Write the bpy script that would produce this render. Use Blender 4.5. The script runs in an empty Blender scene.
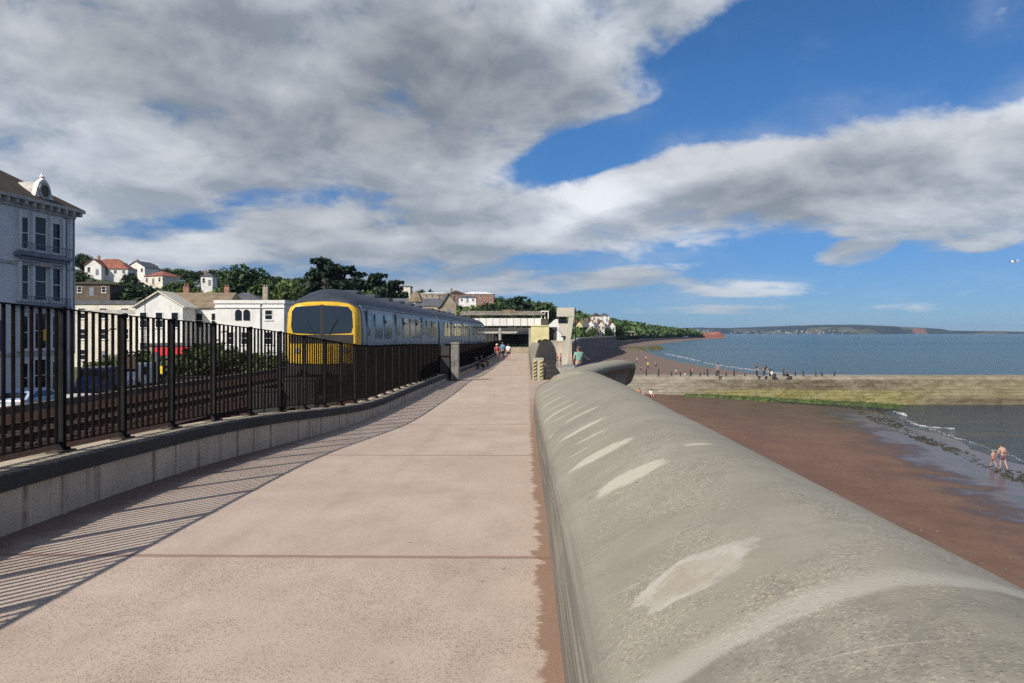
import bpy, bmesh, math, random
from mathutils import Vector, Matrix
random.seed(7)
R = math.radians
C = bpy.context.scene.collection
scene = bpy.context.scene
CAMZ, F, VX, VY = 1.65, 800.0, 527.0, 333.0

def PX(px, d): return (px - VX) / F * d
def PZ(py, d): return CAMZ + (VY - py) / F * d
def lerp(a, b, t): return a + (b - a) * t
def sstep(t):
    t = max(0.0, min(1.0, t)); return t * t * (3 - 2 * t)
def interp(x, pts):
    if x <= pts[0][0]: return pts[0][1]
    for (x0, y0), (x1, y1) in zip(pts, pts[1:]):
        if x <= x1: return lerp(y0, y1, (x - x0) / (x1 - x0))
    return pts[-1][1]
def smooth_interp(x, pts, w):
    return sum(interp(x + w * k / 4, pts) for k in range(-4, 5)) / 9

# ------------------------------------------------------------------ node helper
class NT:
    def __init__(s, tree): s.t = tree; s.n = tree.nodes; s.l = tree.links
    def new(s, typ, **kw):
        n = s.n.new(typ)
        for k, v in kw.items(): setattr(n, k, v)
        return n
    def put(s, sock, v):
        if v is None: return
        if hasattr(v, 'is_linked'): s.l.new(v, sock)
        else:
            if isinstance(v, (tuple, list)) and len(v) == 3 and sock.type == 'RGBA': v = (*v, 1)
            sock.default_value = v
    def m(s, op, a, b=None, c=None, clamp=False):
        n = s.new('ShaderNodeMath', operation=op); n.use_clamp = clamp
        for i, v in enumerate((a, b, c)): s.put(n.inputs[i], v)
        return n.outputs[0]
    def vm(s, op, a, b=None, out=0):
        n = s.new('ShaderNodeVectorMath', operation=op)
        s.put(n.inputs[0], a)
        if b is not None: s.put(n.inputs[1], b)
        return n.outputs[out]
    def mr(s, v, a, b, c=0.0, d=1.0, smooth=True):
        n = s.new('ShaderNodeMapRange'); n.interpolation_type = 'SMOOTHSTEP' if smooth else 'LINEAR'
        for i, x in enumerate((v, a, b, c, d)): s.put(n.inputs[i], x)
        return n.outputs[0]
    def noise(s, vec, scale, detail=4, rough=.55, dist=0.0, color=False, dim='3D'):
        n = s.new('ShaderNodeTexNoise'); n.noise_dimensions = dim
        s.put(n.inputs['Vector'], vec); s.put(n.inputs['Scale'], scale); s.put(n.inputs['Detail'], detail)
        s.put(n.inputs['Roughness'], rough); s.put(n.inputs['Distortion'], dist)
        return n.outputs[1 if color else 0]
    def voro(s, vec, scale, out='Distance', feature='F1', rand=1.0):
        n = s.new('ShaderNodeTexVoronoi'); n.feature = feature
        s.put(n.inputs['Vector'], vec); s.put(n.inputs['Scale'], scale); s.put(n.inputs['Randomness'], rand)
        return n.outputs[out]
    def mix(s, fac, a, b, mode='MIX'):
        n = s.new('ShaderNodeMix'); n.data_type = 'RGBA'; n.blend_type = mode
        s.put(n.inputs[0], fac); s.put(n.inputs[6], a); s.put(n.inputs[7], b)
        return n.outputs[2]
    def comb(s, x, y, z=0.0):
        n = s.new('ShaderNodeCombineXYZ')
        for i, v in enumerate((x, y, z)): s.put(n.inputs[i], v)
        return n.outputs[0]
    def sep(s, v):
        n = s.new('ShaderNodeSeparateXYZ'); s.put(n.inputs[0], v); return n.outputs
    def mapping(s, v, loc=(0, 0, 0), rot=(0, 0, 0), sc=(1, 1, 1), typ='POINT'):
        n = s.new('ShaderNodeMapping', vector_type=typ); s.put(n.inputs[0], v)
        n.inputs[1].default_value = loc; n.inputs[2].default_value = rot; n.inputs[3].default_value = sc
        return n.outputs[0]
    def bump(s, h, strength=.3, dist=.02):
        n = s.new('ShaderNodeBump'); s.put(n.inputs['Height'], h)
        n.inputs['Strength'].default_value = strength; n.inputs['Distance'].default_value = dist
        return n.outputs[0]

def newmat(name):
    m = bpy.data.materials.new(name); m.use_nodes = True
    t = NT(m.node_tree); b = m.node_tree.nodes['Principled BSDF']
    return m, t, b
def world_pos(t): return t.new('ShaderNodeNewGeometry').outputs['Position']
def obj_pos(t): return t.new('ShaderNodeTexCoord').outputs['Object']

def mat(name, col, rough=.8, var=.2, scale=1.5, bump=0.0, bscale=30, metal=0.0, spec=.5, local=True, rnd=0.0, streak=0.0):
    m, t, b = newmat(name)
    p = obj_pos(t) if local else world_pos(t)
    n = t.noise(p, scale, 5, .6)
    k = t.mr(n, .3, .7, 1 - var, 1 + var)
    if streak:
        st = t.noise(t.mapping(p, sc=(6, 6, .35)), 1.0, 3, .6)
        k = t.m('MULTIPLY', k, t.mr(st, .35, .65, 1 - streak, 1 + streak * .3))
    if rnd:
        oi = t.new('ShaderNodeObjectInfo').outputs['Random']
        k = t.m('MULTIPLY', k, t.mr(oi, 0, 1, 1 - rnd, 1 + rnd, False))
    c = t.vm('SCALE', col); c.node.inputs['Scale'].default_value = 1; t.l.new(k, c.node.inputs['Scale'])
    t.put(b.inputs['Base Color'], c)
    b.inputs['Roughness'].default_value = rough; b.inputs['Metallic'].default_value = metal
    b.inputs['Specular IOR Level'].default_value = spec
    if bump: t.put(b.inputs['Normal'], t.bump(t.noise(p, bscale, 4, .6), bump, .02))
    return m

# ------------------------------------------------------------------ mesh helper
class MB:
    def __init__(s): s.v = []; s.f = []
    def add(s, vs, fs):
        o = len(s.v); s.v += [tuple(v) for v in vs]; s.f += [tuple(i + o for i in f) for f in fs]; return s
    def box(s, c, size, rz=0.0, rx=0.0, ry=0.0):
        hx, hy, hz = size[0] / 2, size[1] / 2, size[2] / 2
        M = Matrix.Translation(c) @ Matrix.Rotation(rz, 4, 'Z') @ Matrix.Rotation(rx, 4, 'X') @ Matrix.Rotation(ry, 4, 'Y')
        vs = [M @ Vector((x, y, z)) for x in (-hx, hx) for y in (-hy, hy) for z in (-hz, hz)]
        return s.add(vs, [(0, 1, 3, 2), (4, 6, 7, 5), (0, 4, 5, 1), (2, 3, 7, 6), (0, 2, 6, 4), (1, 5, 7, 3)])
    def ext(s, x0, x1, y0, y1, z0, z1): return s.box(((x0+x1)/2, (y0+y1)/2, (z0+z1)/2), (abs(x1-x0), abs(y1-y0), abs(z1-z0)))
    def loft(s, rings, closed=True, caps=True):
        n = len(rings[0]); vs = [p for r in rings for p in r]; fs = []
        for i in range(len(rings) - 1):
            for j in range(n if closed else n - 1):
                k = (j + 1) % n
                fs.append((i*n + j, i*n + k, (i+1)*n + k, (i+1)*n + j))
        if caps and closed:
            fs.append(tuple(range(n - 1, -1, -1))); fs.append(tuple((len(rings)-1)*n + j for j in range(n)))
        return s.add(vs, fs)
    def tube(s, pts, r, n=6):
        pts = [Vector(p) for p in pts]; rs = r if isinstance(r, (list, tuple)) else [r] * len(pts)
        rings = []
        for i, p in enumerate(pts):
            d = (pts[min(i+1, len(pts)-1)] - pts[max(i-1, 0)]).normalized()
            up = Vector((0, 0, 1)) if abs(d.z) < .9 else Vector((1, 0, 0))
            a = d.cross(up).normalized(); b = d.cross(a)
            rings.append([p + (a * math.cos(2*math.pi*k/n) + b * math.sin(2*math.pi*k/n)) * rs[i] for k in range(n)])
        return s.loft(rings)
    def prism(s, poly, axis, a, b):
        # poly: 2D points; axis 'x': (y,z) extruded a..b along x ; 'y': (x,z) ; 'z': (x,y)
        def P(p, t): return {'x': (t, p[0], p[1]), 'y': (p[0], t, p[1]), 'z': (p[0], p[1], t)}[axis]
        return s.loft([[P(p, a) for p in poly], [P(p, b) for p in poly]])
    def lathe(s, prof, c=(0, 0, 0), n=12):
        rings = [[(c[0] + r*math.cos(2*math.pi*k/n), c[1] + r*math.sin(2*math.pi*k/n), c[2] + z) for k in range(n)] for r, z in prof]
        return s.loft(rings)
    def ball(s, c, r, n=8, m=6):
        rx, ry, rz = r if isinstance(r, tuple) else (r, r, r)
        rings = [[(c[0] + rx*math.sin(math.pi*i/m)*math.cos(2*math.pi*k/n), c[1] + ry*math.sin(math.pi*i/m)*math.sin(2*math.pi*k/n), c[2] - rz*math.cos(math.pi*i/m)) for k in range(n)] for i in range(1, m)]
        return s.loft(rings)
    def build(s, name, material, parent=None, smooth=False, bevel=0.0, angle=None):
        me = bpy.data.meshes.new(name)
        off = Vector((0, 0, 0)); p = parent
        while p is not None: off += p.location; p = p.parent
        me.from_pydata([tuple(Vector(v) - off) for v in s.v], [], s.f)
        bm = bmesh.new(); bm.from_mesh(me); bmesh.ops.recalc_face_normals(bm, faces=bm.faces[:]); bm.to_mesh(me); bm.free()
        me.materials.append(material)
        if smooth: me.polygons.foreach_set('use_smooth', [True] * len(me.polygons))
        o = bpy.data.objects.new(name, me); C.objects.link(o)
        if parent is not None: o.parent = parent
        if bevel:
            b = o.modifiers.new('bevel', 'BEVEL'); b.width = bevel; b.segments = 2; b.limit_method = 'ANGLE'
        if angle and smooth:
            me.set_sharp_from_angle(angle=angle)
        return o

def thing(name, label, cat, loc=(0, 0, 0), rz=0.0, group=None):
    o = bpy.data.objects.new(name, None); C.objects.link(o); o.empty_display_size = .2
    o.location = loc; o.rotation_euler = (0, 0, rz); tag(o, label, cat, group); return o
def tag(o, label, cat, group=None, kind=None):
    o['label'] = label; o['category'] = cat
    if group: o['group'] = group
    if kind: o['kind'] = kind
    return o
def struct(o, kind='structure', label=None, cat=None):
    o['kind'] = kind
    if label: o['label'] = label
    if cat: o['category'] = cat
    return o
KIDS = {}
def kids(o): return [c for c in bpy.data.objects if c.parent == o]
def copy_tree(o, parent=None):
    c = o.copy(); C.objects.link(c)
    c.parent = parent
    for ch in kids(o): copy_tree(ch, c)
    return c
def copy_thing(o, loc, rz=0.0, label=None, sc=None, group=None):
    c = copy_tree(o); c.location = loc; c.rotation_euler = (0, 0, rz)
    if sc: c.scale = (sc, sc, sc) if not isinstance(sc, tuple) else sc
    if label: c['label'] = label
    if group: c['group'] = group
    return c

# ------------------------------------------------------------------ camera, sun, sky
cam = bpy.data.cameras.new('camera'); cam.sensor_width = 36; cam.lens = F * 36 / 1024
cam.shift_x = (512 - VX) / 1024; cam.shift_y = -(341.5 - VY) / 1024
cam.clip_start = .05; cam.clip_end = 80000
camo = bpy.data.objects.new('camera', cam); C.objects.link(camo)
camo.location = (0, 0, CAMZ); camo.rotation_euler = (R(90), 0, 0); scene.camera = camo

SUN_AZ, SUN_EL = R(36), R(37)      # sun stands behind and to the left
sd = Vector((-math.sin(SUN_AZ)*math.cos(SUN_EL), -math.cos(SUN_AZ)*math.cos(SUN_EL), math.sin(SUN_EL)))
sl = bpy.data.lights.new('sun', 'SUN'); sl.energy = 5.0; sl.angle = R(.5); sl.color = (1, .94, .84)
so = bpy.data.objects.new('sun', sl); C.objects.link(so); so.rotation_euler = sd.to_track_quat('Z', 'Y').to_euler()
scene.view_settings.view_transform = 'Standard'; scene.view_settings.look = 'None'
scene.view_settings.exposure = 0.14; scene.view_settings.gamma = 1
# ------------------------------------------------------------------ sky with clouds laid out by compass direction
def build_world():
    w = bpy.data.worlds.new('World'); scene.world = w; w.use_nodes = True
    t = NT(w.node_tree); bg = w.node_tree.nodes['Background']
    sky = t.new('ShaderNodeTexSky'); sky.sky_type = 'NISHITA'; sky.sun_disc = False
    sky.sun_elevation = SUN_EL; sky.sun_rotation = math.pi + SUN_AZ
    sky.air_density = .85; sky.dust_density = .0; sky.ozone_density = 3.0; sky.altitude = 0
    d = t.new('ShaderNodeTexCoord').outputs['Generated']
    x, y, z = t.sep(d)
    az = t.m('ARCTAN2', x, y)
    el = t.m('MAXIMUM', t.m('ARCSINE', z), 0.0)
    D = math.degrees
    def ang(px, py):
        a = math.atan((px - VX) / F); return a, math.atan((VY - py) / F * math.cos(a))
    # cloud fields: (px, py, half width, half height, tilt, weight), turned into bearings and elevations
    plus = [(120, 60, 470, 175, 0, 1.0), (420, 40, 330, 130, 0, 1.0), (590, 25, 200, 90, 8, 1.0), (640, 88, 95, 28, 15, .8), (300, 165, 330, 85, 5, .95), (-700, 60, 700, 300, 0, 1),
            (60, 215, 300, 60, 0, .9), (470, 175, 120, 30, 25, .6),
            (850, 158, 270, 66, 5, 1.1), (820, 122, 70, 28, 0, 1.1), (620, 178, 60, 18, 14, 1.05), (950, 205, 90, 12, 0, .8), (640, 205, 210, 52, 8, 1.05), (420, 235, 230, 40, 6, .95), (1130, 145, 260, 80, 8, 1.0),
            (230, 262, 230, 30, 4, .75), (440, 272, 150, 26, 2, .8), (120, 250, 130, 24, 0, .7), (560, 282, 160, 14, 4, .72), (670, 284, 140, 12, -1, .66), (740, 292, 60, 6, 0, .6),
            (858, 251, 46, 16, 12, .95), (990, 241, 36, 11, 5, .9), (885, 225, 60, 14, 5, .72), (795, 262, 25, 5, 0, .4), (1030, 15, 45, 30, 0, .9), (590, 122, 60, 16, 10, .5), (760, 310, 200, 6, 0, .35)]
    minus = [(270, 203, 60, 14, 6, .42), (150, 228, 110, 12, 5, .2), (640, 135, 110, 28, 12, .5), (360, 200, 60, 14, 0, .15), (255, 105, 45, 20, 20, .18), (900, 40, 260, 75, 5, .9), (590, 150, 100, 22, 16, .55), (505, 175, 60, 14, 14, .2), (735, 70, 70, 50, 30, .4)]
    def bias(elev, p, q, after=None):
        acc = None if after is None else after
        first = True
        for b in p:
            r = blob(acc, elev, *b); acc = r if first else t.m('MAXIMUM', acc, r); first = False
        for b in q: acc = t.m('SUBTRACT', acc, blob(acc, elev, *b))
        return acc
    def blob(acc, elev, px, py, hw, hh, tilt, wt):
        a, e = ang(px, py)
        # (the tiny term only keeps the blobs in order, so that the shader needs little memory)
        u = t.comb(az if acc is None else t.m('MULTIPLY_ADD', acc, 1e-7, az), elev, 0.0)
        vv = t.mapping(u, (a, e, 0), (0, 0, R(tilt)), (hw / F, hh / F, 1), 'TEXTURE')
        return t.mr(t.vm('LENGTH', vv, out=1), 1.25, .45, 0.0, wt)
    def coords(elev): return t.comb(t.m('MULTIPLY', az, 2.9), t.m('MULTIPLY', t.m('LOGARITHM', t.m('ADD', elev, .10), math.e), 1.75), 0.0)
    q0 = coords(el)
    warp = t.vm('MULTIPLY', t.vm('SUBTRACT', t.noise(q0, 1.7, 2, .5, color=True), (.5, .5, .5)), (.30, .24, 0))
    n0 = t.noise(t.vm('ADD', q0, warp), 2.5, 8, .6)
    el2 = t.m('ADD', el, .05)
    n1 = t.noise(t.vm('ADD', coords(t.m('ADD', el, .018)), warp), 2.5, 5, .55)
    n2 = t.noise(t.vm('ADD', coords(el2), warp), 2.5, 2.5, .5)
    nl = t.noise(t.vm('ADD', q0, warp), 2.5, 5, .55)
    acc0 = bias(el, plus, minus)
    acc2 = bias(el2, plus[:17], minus[:3], acc0)
    d0 = t.m('ADD', t.m('MULTIPLY', t.m('SUBTRACT', n0, .5), 2.5), acc0)
    d2 = t.m('ADD', t.m('MULTIPLY', t.m('SUBTRACT', n2, .5), 2.1), acc2)
    d0 = t.m('ADD', d0, t.mr(y, .45, -.1, 0.0, .48))      # unseen broken cloud added behind the viewer to make the ambient light greyer
    alpha = t.m('MULTIPLY', t.mr(d0, .22, .86), t.mr(z, 0.0, .004))
    # how much cloud stands above this point on the way to the light
    over = t.mr(d2, .2, 1.2, smooth=False)
    relief = t.m('MULTIPLY', t.m('SUBTRACT', nl, n1), 2.0)
    lit = t.m('ADD', t.m('MULTIPLY_ADD', over, -.70, .84), t.m('ADD', relief, t.m('MULTIPLY', t.m('SUBTRACT', n0, .5), .55)), clamp=True)
    low = t.noise(q0, .8, 2, .5)
    cl = t.mix(lit, (.262, .298, .345), (.57, .59, .62))
    cl = t.vm('SCALE', cl); t.l.new(t.mr(low, .32, .68, .80, 1.2), cl.node.inputs['Scale'])
    # the thickest parts let less light through
    thick = t.m('ADD', blob(d2, el, 300, 72, 330, 85, 0, .30), blob(d2, el, 860, 192, 260, 34, 3, .13))
    cl = t.vm('SCALE', cl); t.l.new(t.m('SUBTRACT', 1.22, thick), cl.node.inputs['Scale'])
    # distant cloud takes the colour of the air
    hz = t.mr(el, .0, .14, .5, 0.0)
    cl = t.mix(hz, cl, (.33, .40, .47))
    cl10 = t.vm('SCALE', cl); cl10.node.inputs['Scale'].default_value = 10.0
    STR = .10
    skyc = t.vm('MULTIPLY', sky.outputs[0], t.mix(t.mr(el, 0.0, .30), (.26, .40, .64), (.33, .61, .86)))
    veil = t.m('MULTIPLY', t.m('MULTIPLY', t.mr(t.noise(q0, 1.3, 5, .6), .42, .75), .30), t.mr(d0, -.9, .2))
    alpha = t.m('MAXIMUM', alpha, veil)
    col = t.mix(t.m('MULTIPLY', alpha, .97), skyc, cl10)
    t.put(bg.inputs[0], col); bg.inputs[1].default_value = STR
    w.cycles.sampling_method = 'MANUAL'; w.cycles.sample_map_resolution = 512
build_world()
# ------------------------------------------------------------------ levels shared by everything on the sea front
GP = [(-8, 0), (4, 0), (6.5, -.03), (9.7, -.12), (12.6, -.22), (15, -.33), (20, -.5), (27, -.57), (39, -.66), (47, -.85), (60, -1.0), (80, -1.1), (140, -1.25), (260, -1.3)]
def GZ(y): return smooth_interp(y, GP, 2.5)
LP = [(-8, -4.15), (0, -4.2), (6.5, -4.35), (9.7, -4.5), (12.6, -4.36), (15.1, -4.1), (20, -3.92), (27, -3.87), (39, -3.85), (60, -3.7), (90, -3.5), (130, -3.4)]
def LX(y): return smooth_interp(y, LP, 2.0)
TP = [(-8, .52), (6.5, .50), (9.7, .39), (12.6, .34), (15.1, .17), (20.2, -.13), (26.7, -.17), (38, -.33), (60, -.62), (110, -.8)]
def TZ(y): return smooth_interp(y, TP, 2.0)
SEA = -7.1
SHORE = [(-60, 12), (0, 20), (30, 28), (50, 32.3), (60, 34.2), (70, 35.3), (80, 37), (98, 41.8), (110, 46.5), (130, 54), (160, 51), (180, 48), (233, 46), (350, 52), (467, 64), (583, 90), (800, 150), (1000, 210), (1250, 300), (1420, 345)]
def shore(y): return smooth_interp(y, SHORE, 8)
WALLX = [(-60, 1.2), (24, 1.2), (45, 2.5), (110, 5), (190, 9.5), (260, 20), (336, 36), (467, 48), (583, 70), (800, 120), (1000, 180), (1250, 268), (1420, 320)]
def wallx(y): return smooth_interp(y, WALLX, 6)
def beachz(x, y):
    w = shore(y) - x
    z = SEA + (.046 if y < 112 else .035) * w
    if w < 0: z = SEA + .07 * w
    return min(z, -4.2)

# ------------------------------------------------------------------ promenade
def mat_promenade():
    m, t, b = newmat('pink_concrete')
    p = world_pos(t); x, y, z = t.sep(p)
    big = t.noise(p, .5, 5, .6)
    mid = t.noise(t.mapping(p, sc=(1, .45, 1)), 2.2, 6, .65)
    spk = t.noise(p, 95, 3, .7); grain = t.sep(t.voro(p, 120, 'Color'))[0]
    agg = t.voro(p, 85, 'Distance')
    col = t.mix(t.mr(big, .3, .7), (.455, .352, .275), (.53, .428, .342))
    col = t.mix(t.mr(mid, .4, .8, 0, .5), col, (.30, .225, .18))
    slab = t.m('FRACT', t.m('MULTIPLY', t.m('FLOOR', t.m('DIVIDE', t.m('ADD', y, .15), 6.15)), .618))
    col = t.mix(t.m('MULTIPLY', slab, .28), col, (.48, .37, .30))
    # the first slabs are worn down to their stones
    worn = t.m('MULTIPLY', t.mr(t.m('ADD', y, t.m('MULTIPLY', mid, .6)), 6.5, 6.1, 0.35, 1.0), t.mr(t.noise(p, 1.1, 3, .6), .35, .6, .35, 1.0))
    col = t.mix(t.m('MULTIPLY', worn, t.mr(spk, .56, .66, 0, .75)), col, (.135, .11, .10))
    col = t.mix(t.m('MULTIPLY', worn, t.mr(agg, .22, .1, 0, .45)), col, (.47, .42, .36))
    col = t.mix(t.m('MULTIPLY', t.mr(grain, .72, .95), t.m('ADD', .22, t.m('MULTIPLY', worn, .5))), col, (.17, .13, .11))
    lane = t.noise(t.mapping(p, sc=(2.6, .10, 1)), 1.0, 5, .6)
    col = t.mix(t.mr(lane, .5, .75, 0, .2), col, (.27, .205, .165)); col = t.mix(t.mr(lane, .46, .28, 0, .2), col, (.50, .40, .33))
    # worn pale band close to each joint, the joint itself filled with red grit
    jy = t.m('ADD', y, t.m('MULTIPLY', t.m('SUBTRACT', t.noise(p, 5, 3, .6), .5), .05))
    fr = t.m('ABSOLUTE', t.m('SUBTRACT', t.m('FRACT', t.m('ADD', t.m('DIVIDE', t.m('ADD', t.m('ADD', jy, .15), t.m('MULTIPLY', x, .02)), 6.15), .5)), .5))
    dist = t.m('MULTIPLY', fr, 6.15)
    col = t.mix(t.mr(dist, .16, .03, 0, .35), col, (.44, .33, .27))
    joint = t.mr(dist, .055, .02)
    col = t.mix(t.m('MULTIPLY', joint, .6), col, (.20, .10, .072))
    # red sand gathered along the foot of the sea wall
    edge = t.m('ADD', x, t.m('MULTIPLY', t.m('SUBTRACT', t.noise(t.mapping(p, sc=(.6, 1, 1)), 4.0, 5, .7), .5), .36))
    dirt = t.m('MULTIPLY', t.mr(edge, .05, .10), t.mr(y, 34, 14, .25, 1))
    col = t.mix(t.m('MULTIPLY', dirt, .85), col, t.mix(t.mr(spk, .4, .65), (.27, .155, .10), (.20, .115, .078)))
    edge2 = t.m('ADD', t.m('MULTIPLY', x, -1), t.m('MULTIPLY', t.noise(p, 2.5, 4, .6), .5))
    col = t.mix(t.mr(edge2, 4.0, 4.5, 0, .85), col, (.12, .07, .055))  # parapet foot: dark dirt, with the wall's shadow band deepened in the colour
    # faint dark spots
    sp2 = t.voro(t.mapping(p, sc=(1, 1, 1)), 2.3, 'Distance')
    col = t.mix(t.mr(sp2, .045, .02, 0, .6), col, (.08, .06, .05))
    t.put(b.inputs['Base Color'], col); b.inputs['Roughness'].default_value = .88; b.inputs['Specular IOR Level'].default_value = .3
    h = t.m('SUBTRACT', t.m('ADD', t.m('MULTIPLY', spk, t.m('ADD', .25, worn)), t.m('MULTIPLY', mid, .5)), t.m('MULTIPLY', joint, 1.2))
    t.put(b.inputs['Normal'], t.bump(h, .35, .012))
    return m
M_PROM = mat_promenade()
mb = MB(); ys = [-8 + .75 * i for i in range(80)] + [52 + 4 * i for i in range(40)]
def promright(y): return interp(y, [(-8, .5), (22, .5), (24.4, .6), (24.9, 3.0), (34, 3.0), (39.5, 2.2), (41, .6), (100, .6), (130, 2), (210, 6)])
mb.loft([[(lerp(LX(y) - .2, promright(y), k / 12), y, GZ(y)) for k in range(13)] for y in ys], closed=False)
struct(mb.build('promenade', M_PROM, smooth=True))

# ------------------------------------------------------------------ railway bed, lower road and land sheet
M_BALLAST = None
def mat_ballast():
    m, t, b = newmat('rusty_ballast'); p = world_pos(t)
    v = t.voro(p, 14, 'Color'); s = t.sep(v)[0]
    n = t.noise(p, .8, 4, .6)
    col = t.mix(s, (.016, .009, .007), (.055, .03, .022)); col = t.mix(t.mr(n, .4, .7, 0, .6), col, (.035, .017, .012))
    t.put(b.inputs['Base Color'], col); b.inputs['Roughness'].default_value = .95; b.inputs['Specular IOR Level'].default_value = .1
    t.put(b.inputs['Normal'], t.bump(t.voro(p, 14), .9, .04)); return m
M_BALLAST = mat_ballast()
mb = MB()
mb.loft([[(LX(y) - .33, y, GZ(y) - .3), (-4.9 if y > 14 else LX(y) - .6, y, -.58), (-14.2, y, -.58), (-14.9, y, -.8), (-16.2, y, -2.78)] for y in [-30, -8, 0, 5, 10, 15, 20, 30, 45, 60, 90, 130, 180, 260]], closed=False)
struct(mb.build('railway_bed', M_BALLAST))
M_ASPH = mat('asphalt', (.05, .05, .052), .9, .2, .6, .2, 60, local=False)
M_LAND = mat('rough_grass', (.05, .065, .025), .95, .35, .08, .0, local=False)
mb = MB(); mb.loft([[(x, y, -2.8) for x in (-36, -16.2)] for y in (-40, 0, 40, 90, 120)], closed=False)
struct(mb.build('road', M_ASPH))
mb = MB()
yy = [-200, -60, 0, 60, 120, 190, 260, 336, 467, 583, 800, 1000, 1250, 1400]
mb.loft([[(-9000 if k == 0 else (lerp(-600, wallx(y) - 2.2, (k - 1) / 4) if k > 0 else 0), y, -2.9) for k in range(6)] for y in yy], closed=False)
mb.loft([[(-9000, 1400, -2.9), (wallx(1400) - 2.2, 1400, -2.9)], [(-9000, 9000, -2.9), (-300, 9000, -2.9)]], closed=False)
struct(mb.build('ground', M_LAND))
M_PAVE = mat('pavement_stone', (.2, .19, .18), .9, .2, .8, local=False)
mb = MB(); mb.ext(-17.7, -16.25, -40, 120, -2.95, -2.68); mb.ext(-33, -28.5, -40, 64, -2.95, -2.68)
struct(mb.build('pavement', M_PAVE))
M_LINE = mat('road_paint', (.75, .75, .72), .7, .15, 3, local=False)
mb = MB()
for k in range(30): mb.ext(-22.6, -22.48, -30 + k * 5, -28 + k * 5, -2.8, -2.796)
struct(mb.build('road_markings', M_LINE))

# ------------------------------------------------------------------ beach and sea
def mat_beach():
    m, t, b = newmat('red_sand'); p = world_pos(t); x, y, z = t.sep(p)
    n = t.noise(p, .35, 5, .6); n2 = t.noise(p, 3.0, 5, .7); f = t.noise(p, 18, 3, .7)
    dry = t.mix(t.mr(n, .3, .7), (.142, .071, .043), (.182, .100, .063))
    dry = t.mix(t.mr(n2, .45, .75, 0, .5), dry, (.085, .047, .032)); dry = t.mix(t.mr(f, .42, .7, 0, .5), dry, (.075, .044, .032)); dry = t.mix(t.mr(f, .4, .25, 0, .35), dry, (.21, .135, .095))
    zz = t.m('ADD', z, t.m('MULTIPLY', t.m('SUBTRACT', n, .5), .42))
    zz = t.m('ADD', zz, t.m('MULTIPLY', t.m('MAXIMUM', t.m('SUBTRACT', y, 52), 0), .004))
    wet = t.mr(zz, -6.62, -6.80)
    col = t.mix(wet, dry, (.082, .056, .046))
    # shingle and shell specks higher up
    v = t.voro(p, 3.2, 'Distance'); pick = t.sep(t.voro(p, 3.2, 'Color'))[0]
    col = t.mix(t.m('MULTIPLY', t.mr(v, .14, .08), t.mr(pick, .72, .74, 0, .8)), col, (.34, .29, .25))
    # weed: a torn line along the water and a spread below the groyne
    st = t.noise(t.mapping(p, rot=(0, 0, R(-16)), sc=(1.3, .25, 1)), 1.0, 6, .7)
    line = t.m('MULTIPLY', t.mr(zz, -7.03, -6.95), t.mr(zz, -6.78, -6.92))
    weed = t.m('MULTIPLY', line, t.mr(st, .44, .56))
    far = t.m('MULTIPLY', t.mr(y, 58, 84), t.mr(x, 12, 24))
    w2 = t.m('MULTIPLY', t.m('MULTIPLY', far, t.mr(y, 120, 100)), t.mr(t.noise(t.mapping(p, sc=(.35, .8, 1)), .9, 6, .7), .38, .58))
    col = t.mix(t.m('MULTIPLY', weed, .7), col, (.03, .024, .018))
    col = t.mix(t.m('MULTIPLY', t.m('MAXIMUM', w2, t.m('MULTIPLY', t.m('MULTIPLY', far, t.mr(y, 120, 100)), .45)), .85), col, (.060, .052, .020))
    # beyond the groyne the sand is paler
    col = t.mix(t.mr(y, 104, 125, 0, .8), col, (.17, .125, .095))
    t.put(b.inputs['Base Color'], col)
    t.put(b.inputs['Roughness'], t.mr(zz, -6.66, -6.84, .9, .24))
    t.put(b.inputs['Normal'], t.bump(t.m('MULTIPLY', t.m('ADD', t.m('MULTIPLY', f, .5), n2), t.mr(zz, -6.6, -6.85, 1.0, .12)), .6, .07))
    return m
M_BEACH = mat_beach()
mb = MB(); ys = [-60, -30, -10] + [4 * i for i in range(0, 30)] + [120 + 12 * i for i in range(40)] + [620, 680, 760, 850, 950, 1050, 1150, 1250, 1350, 1420]
def brow(y):
    x0 = wallx(y) - 1.0; x1 = shore(y) + 22
    return [(lerp(x0, x1, k / 22), y, beachz(lerp(x0, x1, k / 22), y) + .05 * math.sin(y * .35 + k * 1.7) * (1 if k < 14 else 0)) for k in range(23)]
mb.loft([brow(y) for y in ys], closed=False)
struct(mb.build('beach', M_BEACH, smooth=True))

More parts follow.
